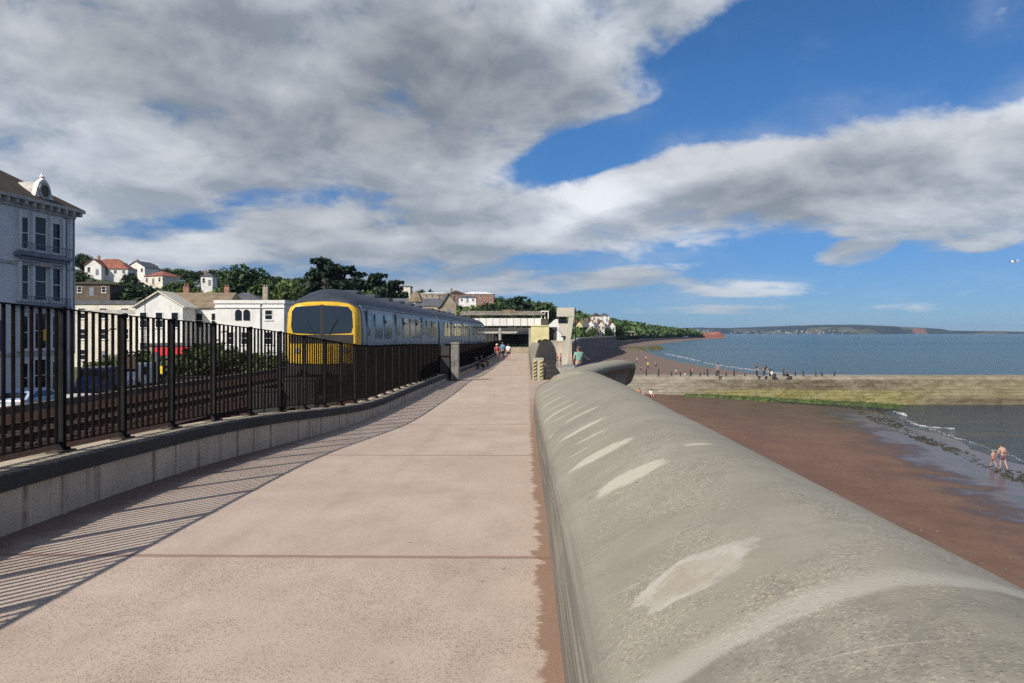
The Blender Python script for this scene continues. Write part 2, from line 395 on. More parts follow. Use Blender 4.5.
def mat_sea():
    m, t, b = newmat('sea_water'); p = world_pos(t); x, y, z = t.sep(p)
    big = t.noise(t.mapping(p, sc=(.0022, .0075, 1)), 1.0, 4, .6)
    mid = t.noise(t.mapping(p, sc=(.05, .16, 1)), 1.0, 5, .65)
    fine = t.noise(t.mapping(p, rot=(0, 0, R(25)), sc=(.5, 1.1, 1)), 1.0, 6, .68)
    deep = t.mix(t.mr(big, .35, .65), (.008, .046, .060), (.018, .068, .080))
    near = t.mr(y, 700, 130)
    col = t.mix(t.m('MULTIPLY', near, .6), deep, (.062, .080, .084))
    shal = t.m('MULTIPLY', t.mr(y, 125, 104), 1.0)
    col = t.mix(t.m('MULTIPLY', shal, .8), col, (.030, .043, .055))
    # scattered white caps
    cap = t.m('MULTIPLY', t.mr(t.noise(t.mapping(p, sc=(.02, .07, 1)), 1.0, 7, .75), .70, .76), t.mr(y, 130, 240))
    col = t.mix(t.m('MULTIPLY', cap, .5), col, (.5, .53, .55))
    t.put(b.inputs['Base Color'], col); b.inputs['Roughness'].default_value = .16
    b.inputs['IOR'].default_value = 1.33; t.put(b.inputs['Specular IOR Level'], t.m('MULTIPLY_ADD', shal, .3, .2))
    h = t.m('ADD', t.m('MULTIPLY', mid, 3.0), t.m('MULTIPLY', fine, .55))
    t.put(b.inputs['Normal'], t.bump(h, 1.0, 1.1))
    return m
M_SEA = mat_sea()
mb = MB()
xs = [-2, 40, 120, 400, 1500, 6000, 40000]; ys = [-300, 0, 60, 120, 250, 500, 1000, 1420]
for j in range(len(ys) - 1):
    pass
mb.loft([[(shore(max(-60, min(1420, y))) - 1.5 if k == 0 else xs[k], y, SEA) for k in range(1, len(xs))] if False else
         [(max(xs[k] if k else -1e9, shore(max(-60, min(1420, y))) - 3 + k), y, SEA) for k in range(len(xs))] for y in ys], closed=False)
ys2 = [1420, 2500, 5000, 10000, 20000, 40000]
mb.loft([[(max(x, shore(1420) - 3 + k) if j == 0 else x + (0 if k else -300), y, SEA) for k, x in enumerate(xs)] for j, y in enumerate(ys2)], closed=False)
struct(mb.build('sea', M_SEA, smooth=True))

# foam: thin raised ribbons of broken water along the shore
M_FOAM = mat('foam', (.55, .56, .56), .6, .15, 2, .4, 8, local=False)
def lace(m):
    t = NT(m.node_tree); b = m.node_tree.nodes['Principled BSDF']; p = world_pos(t)
    t.put(b.inputs['Alpha'], t.mr(t.noise(p, 2.6, 5, .7), .40, .58, .05, 1.0))
lace(M_FOAM)
def foam_ribbon(name, pts, w, label, seed):
    rnd = random.Random(seed); mb = MB(); rings = []
    n = len(pts)
    for i, (x, y) in enumerate(pts):
        t = i / (n - 1); ww = w * (math.sin(math.pi * min(.98, max(.02, t))) ** .5) * (.04 if rnd.random() < .28 else rnd.uniform(.25, 1.1))
        a = pts[min(i + 1, n - 1)]; c = pts[max(i - 1, 0)]
        d = Vector((a[0] - c[0], a[1] - c[1], 0)).normalized(); s = Vector((d.y, -d.x, 0))
        P = Vector((x, y, SEA)); h = rnd.uniform(.5, 1) * min(.22, w * .25)
        rings.append([P - s * ww * .6 + Vector((0, 0, -.02)), P - s * ww * .25 + Vector((0, 0, h)), P + s * ww * .1 + Vector((0, 0, h * .8)), P + s * ww * .5 + Vector((0, 0, -.02))])
    mb.loft(rings, closed=True)
    return struct(mb.build(name, M_FOAM, smooth=True), 'stuff', label, 'wave')
def along(y0, y1, off, n, jit, seed):
    rnd = random.Random(seed)
    return [(shore(lerp(y0, y1, i / n)) + off + rnd.uniform(-jit, jit), lerp(y0, y1, i / n)) for i in range(n + 1)]
foam_ribbon('wave_foam', along(128, 168, 4.5, 40, .35, 1), 0.5, 'long white line of foam beside the groyne, nearest the paddlers', 1)
foam_ribbon('wave_foam', along(172, 235, 5.5, 50, .5, 2), 0.7, 'white surf line curving along the far beach', 2)
foam_ribbon('wave_foam', along(245, 345, 7.0, 50, .8, 3), 1.0, 'farther surf line near the dark weedy rocks', 3)
foam_ribbon('wave_foam', [(PX(px, d), d) for px, d in [(893, 88.5), (897, 87.5), (902, 86), (906, 84.5)]], 1.3, 'short white breaking crest close to the groyne', 6)
foam_ribbon('wave_foam', [(PX(px, d), d) for px, d in [(905, 80), (912, 77), (920, 75.3), (932, 74), (945, 73.4), (955, 73)]], .5, 'thin curling crest just nearer than the short breaker', 7)
foam_ribbon('wave_foam', along(44, 84, .9, 60, .25, 8), .16, 'thin lace of foam along the edge of the wet sand', 8)
# ------------------------------------------------------------------ the near wave wall
def mat_seawall():
    m, t, b = newmat('sea_wall_concrete'); p = world_pos(t)
    uv = t.new('ShaderNodeUVMap'); uv.uv_map = 'sweep'; u, v, _ = t.sep(uv.outputs[0])     # u metres along the wall, v metres across
    n = t.noise(p, .9, 5, .6); n2 = t.noise(p, 5, 6, .65); f = t.noise(p, 70, 3, .7)
    col = t.mix(t.mr(n, .3, .7), (.235, .215, .168), (.295, .272, .218))
    col = t.mix(t.mr(n2, .5, .75, 0, .55), col, (.18, .166, .134))
    # lengthwise and crosswise rubbing marks
    cross = t.noise(t.comb(t.m('MULTIPLY', u, 3.2), t.m('MULTIPLY', v, .55), 0), 1.0, 5, .65)
    col = t.mix(t.m('MULTIPLY', t.mr(cross, .5, .72, 0, .4), t.mr(v, .3, .7)), col, (.20, .187, .158))
    lenw = t.noise(t.comb(t.m('MULTIPLY', u, .28), t.m('MULTIPLY', v, 30), 0), 1.0, 4, .6)
    lowv = t.mr(v, .82, .60)
    col = t.mix(t.m('MULTIPLY', lowv, t.mr(lenw, .36, .56, .15, .85)), col, (.115, .104, .092))
    # exposed stones, more of them toward the crest
    vv = t.voro(p, 46, 'Distance'); cc = t.sep(t.voro(p, 46, 'Color')); gr = t.sep(t.voro(p, 105, 'Color'))
    zone = t.m('MULTIPLY', t.mr(t.noise(p, 1.6, 3, .6), .36, .6), t.mr(v, .5, 1.0))
    st = t.m('MULTIPLY', t.m('MULTIPLY', t.mr(vv, .34, .24), t.mr(cc[0], .42, .44)), t.mr(zone, .1, .9, .08, .95))
    col = t.mix(t.m('MULTIPLY', st, .62), col, t.mix(cc[1], (.52, .45, .34), (.24, .16, .11)))
    col = t.mix(t.m('MULTIPLY', t.mr(gr[0], .78, .92), t.mr(zone, .2, 1.0, .04, .5)), col, (.47, .41, .31)); col = t.mix(t.m('MULTIPLY', t.mr(gr[1], .80, .95), t.mr(zone, .2, 1.0, .04, .4)), col, (.11, .09, .07))
    # worn patches
    wob = t.m('SUBTRACT', t.noise(p, 7, 4, .6), .5)
    def ell(cu, cv, ru, rv, tilt, rag=.95):
        q = t.mapping(t.comb(u, v, 0), (cu, cv, 0), (0, 0, R(tilt)), (ru, rv, 1), 'TEXTURE')
        return t.m('ADD', t.vm('LENGTH', q, out=1), t.m('MULTIPLY', wob, rag))
    acc = None
    for (cu, cv, ru, rv, tl) in WORN:
        e = t.mr(ell(cu, cv + .2, ru, rv, tl), 1.05, .7)
        acc = e if acc is None else t.m('MAXIMUM', acc, e)
    col = t.mix(t.m('MULTIPLY', acc, .85), col, (.47, .435, .35))
    e0 = ell(3.30, 1.20, .19, .27, 0, 1.1)
    ring = t.m('MULTIPLY', t.mr(e0, 1.12, .98), t.mr(e0, .66, .86))
    col = t.mix(t.mr(e0, 1.0, .8, 0, .6), col, t.mix(t.mr(n2, .4, .6), (.36, .31, .245), (.43, .395, .33)))
    col = t.mix(t.m('MULTIPLY', ring, t.mr(n2, .35, .65, .25, .75)), col, (.45, .43, .375))
    # pale mortar band across, dirtier wall on its near side
    ub = t.m('ADD', u, t.m('MULTIPLY', wob, .07))
    dirty = t.mr(ub, 2.58, 2.5); pocks = t.mr(n2, .38, .62, .25, .75)
    col = t.mix(t.m('MULTIPLY', t.m('MULTIPLY', dirty, pocks), .62), col, (.135, .128, .112))
    band = t.m('MULTIPLY', t.mr(ub, 2.52, 2.57), t.mr(ub, 2.76, 2.62))
    col = t.mix(t.m('MULTIPLY', band, .5), col, (.42, .40, .345))
    # thin scratches
    sc = None
    for (cu, cv, ru, rv, tl) in ((3.9, 1.25, .006, .26, 12), (4.3, 1.0, .006, .3, -14), (3.55, .95, .006, .24, 16), (3.0, .85, .005, .3, 9), (5.0, 1.3, .008, .2, -20), (2.2, 1.5, .006, .25, 22), (6.2, 1.2, .008, .22, 15)):
        e = t.mr(ell(cu, cv, ru, rv, tl, .12), 1.0, .5); sc = e if sc is None else t.m('MAXIMUM', sc, e)
    col = t.mix(t.m('MULTIPLY', sc, .38), col, (.43, .41, .36))
    sp2 = t.voro(p, 3.1, 'Distance'); col = t.mix(t.mr(sp2, .05, .025, 0, .7), col, (.06, .05, .045))
    t.put(b.inputs['Base Color'], col); b.inputs['Roughness'].default_value = .86; b.inputs['Specular IOR Level'].default_value = .3
    h = t.m('ADD', t.m('ADD', t.m('MULTIPLY', f, .25), t.m('MULTIPLY', st, .3)), t.m('ADD', t.m('MULTIPLY', n2, .6), t.m('MULTIPLY', lenw, t.m('MULTIPLY', lowv, .5))))
    t.put(b.inputs['Normal'], t.bump(h, .55, .02))
    return m
WORN = [(5.55, 1.05, .21, .30, 4), (6.95, .97, .19, .35, 4), (9.0, .97, .13, .32, 3), (8.1, 1.0, .05, .2, 3), (10.4, 1.12, .10, .28, 3), (12.2, .86, .13, .34, 3), (13.2, .98, .06, .26, 3), (14.6, .9, .09, .3, 3), (16.6, .95, .08, .3, 3), (18.4, .92, .09, .3, 3),
        (10.0, .62, .05, .05, 0), (11.2, 1.0, .035, .33, 3), (5.9, 1.62, .06, .12, 0), (7.6, .8, .03, .12, 3)]
def catmull(pts, sub=4):
    out = []
    for i in range(len(pts) - 1):
        p0 = Vector(pts[max(0, i-1)]); p1 = Vector(pts[i]); p2 = Vector(pts[i+1]); p3 = Vector(pts[min(len(pts)-1, i+2)])
        for k in range(sub):
            t = k / sub
            out.append(.5 * ((2*p1) + (p2-p0)*t + (2*p0-5*p1+4*p2-p3)*t*t + (3*p1-p0-3*p2+p3)*t**3))
    out.append(Vector(pts[-1])); return out
def sweep_wall(name, frames, material, label, cap=True, sub=3):
    """frames: list of (profile points in world space, distance along)"""
    me = bpy.data.meshes.new(name); vs = []; uvs = []; n = len(frames[0][0])
    for prof, u in frames:
        L = 0
        for i, p in enumerate(prof):
            if i: L += (Vector(p) - Vector(prof[i-1])).length
            vs.append(tuple(p)); uvs.append((u, L))
    fs = [(i*n+j, i*n+j+1, (i+1)*n+j+1, (i+1)*n+j) for i in range(len(frames)-1) for j in range(n-1)]
    if cap:
        fs.append(tuple(range(n))); fs.append(tuple((len(frames)-1)*n + j for j in range(n-1, -1, -1)))
    me.from_pydata(vs, [], fs)
    ul = me.uv_layers.new(name='sweep')
    for p in me.polygons:
        for li in p.loop_indices: ul.data[li].uv = uvs[me.loops[li].vertex_index]
    for p in me.polygons: p.use_smooth = len(p.vertices) == 4
    bm = bmesh.new(); bm.from_mesh(me); bmesh.ops.recalc_face_normals(bm, faces=bm.faces[:]); bm.to_mesh(me); bm.free()
    me.materials.append(material)
    o = bpy.data.objects.new(name, me); C.objects.link(o)
    tag(o, label, 'sea wall'); return o
M_WALL = mat_seawall()
NEAR = catmull([(.18, 0), (.195, .17), (.225, .32), (.31, .43), (.48, .54), (.68, .655), (.85, .74), (1.0, .80), (1.15, .838), (1.3, .85), (1.45, .835), (1.6, .80), (1.75, .745), (1.9, .66), (1.985, .56), (2.0, .45), (1.93, .33), (1.78, .15), (1.66, -.2), (1.62, -1)], 3)
def near_frame(y):
    g = GZ(y) if y < 40 else 0
    cz = interp(y, [(-8, 0), (3, 0), (8, -.03), (15, -.12), (22, -.24)])
    ox = interp(y, [(-8, 0), (4, 0), (10, .05), (16, .22), (22, .30)])
    pr = []
    for q in NEAR:
        x, z = q.x, q.y
        w = sstep((z) / .5)
        pr.append((x + ox * sstep((x - .2) / 1.2), y, lerp(g, cz, w) + z))
    pr = [(pr[0][0], y, g - .3)] + pr + [(1.75 + ox, y, -3.2), (2.2 + ox, y, -7.5)]
    return pr, y
fr = [near_frame(-6 + .5 * i) for i in range(57)]
# round the far end over
e, u = fr[-1]
sweep_wall('sea_wall', fr, M_WALL, 'broad rounded pale concrete wave wall with worn patches along the near promenade')

# curved bastion with the jutting lip that bulges over the beach
BP = [(.62, 20.8), (.95, 21.9), (1.4, 23.2), (1.92, 24.4), (2.35, 25.3), (2.6, 26.0), (2.72, 27.2), (2.75, 29), (2.75, 33.5)]
bp = catmull([(x, y, 0) for x, y in BP], 4)
BPROF = catmull([(-.12, 0), (-.10, .5), (-.06, 1.0), (.02, 1.18), (.2, 1.29), (.5, 1.34), (.75, 1.33), (.88, 1.27), (.92, 1.18), (.87, 1.08), (.72, .98), (.60, .82), (.53, .55), (.52, .2), (.55, -.5)], 2)
frames = []; L = 0
for i, p in enumerate(bp):
    a = bp[max(0, i-1)]; c = bp[min(len(bp)-1, i+1)]
    d = (c - a).normalized(); s = Vector((d.y, -d.x, 0))
    if i: L += (p - bp[i-1]).length
    base = GZ(p.y); rise = interp(p.y, [(20.6, -.22), (22, -.12), (23.5, -.04), (25.3, .02), (26.2, -.05), (28, -.62)])
    frames.append(([tuple(p + s*q.x + Vector((0, 0, base + q.y + rise * sstep(q.y)))) for q in BPROF] + [tuple(p + s*1.0 + Vector((0, 0, -7.0)))], 30 + L))
sweep_wall('curved_sea_wall', frames, M_WALL, 'short curved sea wall with a jutting rounded lip above the beach')

# the higher wall that starts again past the gap
FPROF = catmull([(.22, 0), (.25, .7), (.38, 1.25), (.55, 1.75), (.78, 2.0), (1.0, 2.03), (1.22, 1.92), (1.43, 1.6), (1.52, 1.2), (1.50, .8), (1.38, .4), (1.25, 0)], 3)
frames = []
for i in range(30):
    y = 40 + (0 if i == 0 else .4 * i if i < 6 else 2.4 + (i - 6) * 3.0)
    hs = interp(y, [(40, 1), (60, .92), (110, .75)])
    pr = [(q.x, y + (max(0, q.x - .88) * 1.8 if i == 0 else max(0, q.x - .88) * 1.8 * max(0, 1 - (y - 40) / 3)), GZ(y) + q.y * hs) for q in FPROF]
    pr.append((1.5, y + 1.2, -6.8)); frames.append((pr, 60 + y))
sweep_wall('recurved_wall', frames, M_WALL, 'tall wave wall with a curled top beginning beyond the gap, dark on its far side')
# striped markers and flood board in the gap
M_YEL = mat('hazard_yellow', (.50, .42, .13), .6, .2, 6)
M_BLK = mat('black_paint', (.03, .028, .026), .5, .2, 6)
M_CONC = mat('plain_concrete', (.33, .31, .27), .88, .22, 1.2, .3, 40, streak=.2)
def striped(x, y, label):
    r = thing('hazard_marker', label, 'marker', (x, y, GZ(y)))
    m_ = MB(); m_.ext(x - .065, x + .065, y - .02, y + .02, GZ(y) + .05, GZ(y) + .98); m_.build('board', M_YEL, r)
    s_ = MB()
    for k in range(5):
        z = GZ(y) + .08 + k * .17
        s_.add([(x - .065, y - .024, z), (x + .065, y - .024, z + .09), (x + .065, y - .024, z + .18), (x - .065, y - .024, z + .09)], [(0, 1, 2, 3)])
    s_.build('stripes', M_BLK, r); return r
striped(.40, 39.82, 'yellow and black striped board on the wall end, nearer the promenade')
striped(.72, 39.82, 'yellow and black striped board on the wall end, beside the dark flood board')
mb = MB(); mb.ext(.27, .84, 39.86, 40.1, GZ(39.9) - .1, GZ(39.9) + 1.1)
tag(mb.build('gate_post', M_CONC, bevel=.02), 'stout pale concrete post carrying two striped boards', 'post')
mb = MB(); mb.ext(.94, 1.45, 39.9, 39.98, GZ(39.9), GZ(39.9) + .95)
for k in range(4): mb.ext(.94, 1.45, 39.87, 39.9, GZ(39.9) + .1 + k * .25, GZ(39.9) + .16 + k * .25)
tag(mb.build('flood_board', M_BLK), 'dark panel closing the gap beside the striped boards', 'flood gate')

# ------------------------------------------------------------------ parapet on the railway side
def mat_parapet():
    m, t, b = newmat('parapet_concrete'); p = world_pos(t); x, y, z = t.sep(p)
    n = t.noise(p, 1.3, 5, .65)
    run = t.noise(t.mapping(p, sc=(2, 3.5, .25)), 1.6, 5, .7)
    col = t.mix(t.mr(n, .3, .7), (.40, .345, .275), (.50, .43, .345))
    col = t.mix(t.mr(run, .5, .72, 0, .7), col, (.13, .115, .09))
    fr = t.m('ABSOLUTE', t.m('SUBTRACT', t.m('FRACT', t.m('DIVIDE', y, 1.27)), .5))
    col = t.mix(t.m('MULTIPLY', t.mr(fr, .06, .0), t.mr(t.noise(p, 6, 4), .35, .6, .3, .8)), col, (.14, .10, .06))
    t.put(b.inputs['Base Color'], col); b.inputs['Roughness'].default_value = .9
    t.put(b.inputs['Normal'], t.bump(t.noise(p, 40, 4, .7), .4, .01)); return m
M_PARA = mat_parapet()
M_COPE = mat('coping_dark', (.024, .024, .026), .85, .35, 1.5, .3, 40, local=False)
M_MORT = mat('coping_mortar', (.40, .33, .235), .92, .3, 2.0, .5, 30, local=False)
def parapet(y0, y1, step, label):
    n = int((y1 - y0) / step); ys = [y0 + (y1 - y0) * i / n for i in range(n + 1)]
    rt = thing('parapet_wall', label, 'wall', (LX(y0), y0, GZ(y0)))
    mb = MB(); mb.loft([[(LX(y), y, GZ(y) - .2), (LX(y), y, TZ(y) - .10), (LX(y) - .42, y, TZ(y) - .10), (LX(y) - .42, y, GZ(y) - .9)] for y in ys]); mb.build('wall_face', M_PARA, rt)
    mb = MB(); mb.loft([[(LX(y) + .045, y, TZ(y) - .145), (LX(y) + .05, y, TZ(y) - .01), (LX(y) + .035, y, TZ(y)), (LX(y) - .06, y, TZ(y)), (LX(y) - .06, y, TZ(y) - .098), (LX(y) + .002, y, TZ(y) - .098), (LX(y) + .002, y, TZ(y) - .145)] for y in ys]); mb.build('coping', M_COPE, rt)
    mb = MB(); mb.loft([[(LX(y) - .062, y, TZ(y) - .097), (LX(y) - .062, y, TZ(y) + .006), (LX(y) - .2, y, TZ(y) + .014), (LX(y) - .44, y, TZ(y) - .0), (LX(y) - .44, y, TZ(y) - .097)] for y in ys]); mb.build('mortar_bed', M_MORT, rt)
    mb = MB()
    y = y0 + 1.9
    while y < y1:
        mb.box((LX(y) + .008, y, (GZ(y) + TZ(y)) / 2 - .12), (.03, .07, TZ(y) - GZ(y) - .05), rz=-math.atan((LX(y+.2) - LX(y-.2)) / .4)); y += 2.54
    mb.build('rib', M_PARA, rt)
    return rt
parapet(-7, 38.4, .6, 'low concrete parapet with dark coping beside the near promenade')
parapet(39.6, 120, 2.0, 'low pale parapet running on past the square grey post')
# fence
M_IRON = mat('fence_paint', (.010, .0072, .0062), .8, .4, 8, .15, 60, local=False, streak=.3, spec=.08)
M_RUST = mat('rusty_foot', (.06, .035, .022), .85, .4, 20, local=False)
M_STEEL = mat('grey_steel_plate', (.018, .0185, .021), .75, .3, 6, local=False, streak=.3, spec=.1)
FH = 1.46
def fx(y): return LX(y) - .25
def railing(ys, label, bars_per, simple=False):
    y0 = ys[0]
    rt = thing('railing', label, 'fence', (fx(y0), y0, TZ(y0)))
    for i, (a, b) in enumerate(zip(ys, ys[1:])):
        A = Vector((fx(a), a, TZ(a))); B = Vector((fx(b), b, TZ(b))); ang = -math.atan2(B.x - A.x, B.y - A.y)
        # end stanchion: round post on a foot plate, with a flat stay close by
        p = MB(); p.tube([A + Vector((0, 0, -.02)), A + Vector((0, 0, FH + .01))], .024, 8)
        if not simple: p.box(A + Vector((0, 0, .03)), (.09, .09, .05), ang)
        p.build('post', M_IRON, rt)
        q = A + (A - B).normalized() * .065
        p = MB(); p.box(q + Vector((0, 0, FH / 2)), (.055, .014, FH), ang); p.build('stay', M_STEEL, rt)
        if not simple:
            p = MB(); p.box(A + (A - B).normalized() * .05 + Vector((0, 0, .018)), (.17, .26, .024), ang); p.build('foot_plate', M_RUST, rt, bevel=.004)
        p = MB()
        for hz in (.11, FH - .015):
            mid = (A + B) / 2; L = (Vector((B.x - A.x, B.y - A.y, 0))).length
            pts = [A + Vector((0, 0, hz)), B + Vector((0, 0, hz))]
            p.add([pts[0] + Vector((-.022, 0, -.006)), pts[0] + Vector((.022, 0, -.006)), pts[1] + Vector((.022, 0, -.006)), pts[1] + Vector((-.022, 0, -.006)),
                   pts[0] + Vector((-.022, 0, .006)), pts[0] + Vector((.022, 0, .006)), pts[1] + Vector((.022, 0, .006)), pts[1] + Vector((-.022, 0, .006))],
                  [(0, 3, 2, 1), (4, 5, 6, 7), (0, 1, 5, 4), (2, 3, 7, 6), (1, 2, 6, 5), (0, 4, 7, 3)])
        for k in range(1, bars_per + 1):
            P = A.lerp(B, k / (bars_per + 1))
            p.tube([P + Vector((0, 0, .10)), P + Vector((0, 0, FH - .01))], .0172, 6)
        p.build('panel', M_IRON, rt)
    return rt
railing([-5.9 + 1.27 * i for i in range(35)], 'tall dark iron railing along the near parapet', 8)
railing([39.9 + 1.6 * i for i in range(51)], 'dark railing running on toward the station past the grey post', 9, True)
# square post and dark panel at the break in the parapet
mb = MB(); mb.ext(-3.66, -3.28, 38.5, 38.95, GZ(38.7) - .1, 1.12); mb.ext(-3.70, -3.24, 38.46, 38.99, 1.12, 1.2)
tag(mb.build('gate_pillar', mat('weathered_post', (.17, .16, .15), .85, .35, 2.0, .3, 20, streak=.4), bevel=.02), 'square grey weathered post where the railing breaks', 'pillar')
rt = thing('gate', 'dark solid gate panel folded back beside the square grey post', 'gate', (-4.0, 38.5, GZ(38.5)))
mb = MB(); mb.ext(-4.22, -3.70, 38.58, 38.64, GZ(38.5) + .08, 1.02); mb.build('panel', M_BLK, rt)
mb = MB(); mb.ext(-4.24, -4.18, 38.54, 38.68, GZ(38.5), 1.08); mb.ext(-3.74, -3.68, 38.54, 38.68, GZ(38.5), 1.08); mb.ext(-4.24, -3.68, 38.55, 38.67, .5, .56); mb.build('frame', M_IRON, rt)
# ------------------------------------------------------------------ railway
M_RAIL = mat('rusty_rail', (.055, .026, .018), .7, .3, 3, metal=.3, local=False)
M_SLEEP = mat('old_sleeper', (.028, .015, .011), .95, .3, 2, local=False)
def tx(y, off): return off + .01 * (y - 28)
def track(off, label):
    rt = thing('railway_track', label, 'track', (tx(0, off), 0, -.58))
    for s in (-.7175, .7175):
        mb = MB(); ys = [-20, 20, 60, 100, 140, 180, 240]
        mb.loft([[(tx(y, off) + s + dx, y, z) for dx, z in ((-.07, -.56), (.07, -.56), (.02, -.53), (.02, -.46), (.036, -.445), (.036, -.41), (-.036, -.41), (-.036, -.445), (-.02, -.46), (-.02, -.53))] for y in ys])
        mb.build('rail', M_RAIL, rt)
    mb = MB()
    for k in range(200):
        y = -10 + .65 * k; mb.box((tx(y, off), y, -.575), (2.5, .25, .06))
    o = mb.build('sleepers', M_SLEEP, rt); o['kind'] = 'stuff'
    return rt
track(-7.17, 'railway track that the blue train stands on'); track(-10.9, 'railway track farther from the promenade, next to the road')
# raised cable trunking and low boundary rail between line and road
M_DKCON = mat('dark_concrete', (.12, .105, .09), .9, .3, 1, local=False, streak=.3)
mb = MB(); mb.ext(-14.75, -14.5, -20, 110, -.95, -.42)
tag(mb.build('boundary_wall', M_DKCON), 'low dark wall between railway and road, seen through the railing', 'wall')

M_BLUE = mat('train_blue', (.075, .145, .235), .35, .12, .4, streak=.15)
M_DKBLUE = mat('train_dark_blue', (.03, .042, .07), .35, .15, .5)
M_TROOF = mat('train_roof', (.042, .05, .068), .55, .25, .6, local=True, streak=.2)
M_TYEL = mat('train_yellow', (.60, .37, .025), .4, .12, 1.5)
M_TBLACK = mat('train_underframe', (.016, .015, .014), .7, .3, 2)
def glass(name, col, rough=.06, spec=.6):
    m, t, b = newmat(name); p = world_pos(t)
    c = t.mix(t.noise(p, 1.2, 2), tuple(v * .6 for v in col), tuple(v * 1.3 for v in col))
    t.put(b.inputs['Base Color'], c); b.inputs['Roughness'].default_value = rough; b.inputs['Specular IOR Level'].default_value = spec; return m
M_TGLASS = glass('train_glass', (.052, .098, .155), .1, .35)
M_DKGLASS = glass('dark_glass', (.012, .014, .018), .05, .7)
M_CABGL = glass('cab_glass', (.015, .024, .04), .06, .6)
M_WHITEP = mat('white_paint', (.72, .71, .67), .6, .12, 1.0)
M_LAMP = mat('lamp_glass', (.22, .2, .16), .2, .1, 5)
SEC = [(-1.28, .85), (-1.325, 1.2), (-1.34, 1.7), (-1.34, 2.2), (-1.30, 2.75), (-1.22, 3.05)]
RSEC = [(-1.24, 3.0), (-1.14, 3.2), (-.95, 3.38), (-.65, 3.55), (-.33, 3.65), (0, 3.69)]
def sec_full(pts): return pts + [(-x, z) for x, z in reversed(pts)]
CL = 22.6
def coach(rt, y0, lead):
    """local train coordinates, returned as a part of the train; y0 = near end"""
    # mirrored section closed along the floor
    body = MB(); S = sec_full(SEC)
    f0 = y0 + (.42 if lead else .0)
    body.loft([[(x, f0, z) for x, z in S], [(x, y0 + CL, z) for x, z in S]])
    bo = body.build('coach', M_BLUE, rt)
    roof = MB(); Rf = sec_full(RSEC)
    Rf = Rf[:5] + [(0, 3.69)] + Rf[7:]
    rings = []
    if lead: rings += [[(x * .94, y0 + .06, 2.98 + (z - 3.0) * .42) for x, z in Rf], [(x * .97, y0 + .3, 2.99 + (z - 3.0) * .72) for x, z in Rf], [(x, y0 + .95, 3.0 + (z - 3.0) * .95) for x, z in Rf]]
    rings += [[(x, y0 + (1.8 if lead else 0), z) for x, z in Rf], [(x, y0 + CL, z) for x, z in Rf]]
    roof.loft(rings); ro = roof.build('roof', M_TROOF, bo, smooth=True, angle=R(40))
    for yy in (4, 7.5, 11, 14.5, 18):
        vent = MB(); vent.box((0, y0 + yy, 3.70), (.9, 1.0, .1)); vent.build('roof_vent', M_TROOF, bo)
    gut = MB()
    for s in (-1, 1): gut.ext(s * 1.255 - .02, s * 1.255 + .02, y0 + .9, y0 + CL, 2.99, 3.03)
    gut.build('gutter', M_DKBLUE, bo)
    # doors and windows on both sides
    doors = (1.15, 7.2, 15.2) if lead else (7.2, 15.2)
    for s in (-1, 1):
        for dy in doors:
            w = .75 if dy < 2 else 1.35
            d = MB(); d.ext(s * 1.335, s * 1.352, y0 + dy, y0 + dy + w, 1.0, 2.92); do = d.build('door', M_BLUE, bo, bevel=.008)
            g = MB()
            nn = 1 if w < 1 else 2
            for k in range(nn): g.ext(s * 1.340, s * 1.358, y0 + dy + .12 + k * .64, y0 + dy + .12 + k * .64 + .44, 1.95, 2.7)
            g.build('door_window', M_TGLASS, do)
            e = MB()
            e.ext(s * 1.33, s * 1.344, y0 + dy - .06, y0 + dy - .005, .95, 2.95); e.ext(s * 1.33, s * 1.344, y0 + dy + w + .005, y0 + dy + w + .06, .95, 2.95)
            e.build('door_pillar', M_DKBLUE, do)
        spots = [(2.6, 1.5), (4.5, 1.7), (9.2, 1.6), (11.2, 1.6), (13.1, 1.6), (17.2, 1.6), (19.2, 1.6), (21, 1.1)]
        for wy, ww in spots:
            f = MB(); f.ext(s * 1.325, s * 1.347, y0 + wy, y0 + wy + ww, 1.82, 2.78); wo = f.build('window', M_TGLASS, bo, bevel=.01)
            if wy in (4.5, 9.2, 13.1, 19.2):
                h = MB(); h.ext(s * 1.345, s * 1.352, y0 + wy + .12, y0 + wy + ww - .12, 2.42, 2.72); h.build('hopper', M_DKGLASS, wo)
                h = MB(); h.box((s * 1.40, y0 + wy + ww / 2, 2.50), (.016, ww - .3, .14), ry=s * .5); h.build('hopper_flap', M_WHITEP, wo)
    skirt = MB(); skirt.ext(-1.2, 1.2, y0 + .3, y0 + CL - .1, .62, .86)
    for yy in (8, 10.5, 13): skirt.ext(-1.15, 1.15, y0 + yy, y0 + yy + 1.8, .22, .62)
    skirt.build('underframe', M_TBLACK, bo)
    for by in (3.4, CL - 3.4):
        bg = MB(); bg.ext(-1.15, -1.0, y0 + by - 1.7, y0 + by + 1.7, .38, .7); bg.ext(1.0, 1.15, y0 + by - 1.7, y0 + by + 1.7, .38, .7); bg.ext(-1.1, 1.1, y0 + by - .3, y0 + by + .3, .38, .62)
        bgo = bg.build('bogie', M_TBLACK, rt)
        for ay in (-1.15, 1.15):
            wh = MB()
            for s in (-.72, .72):
                wh.loft([[(s + dx, y0 + by + ay + .42 * math.cos(k * math.pi / 8), .42 + .42 * math.sin(k * math.pi / 8)) for k in range(16)] for dx in (-.06, .06)])
            wh.tube([(-.7, y0 + by + ay, .42), (.7, y0 + by + ay, .42)], .08, 8)
            wh.build('wheelset', M_RAIL, bgo)
    return bo
train = thing('train', 'blue and grey train of three coaches with a yellow cab front beyond the railing', 'train')
for i in range(3): coach(train, i * (CL + .75), i == 0)
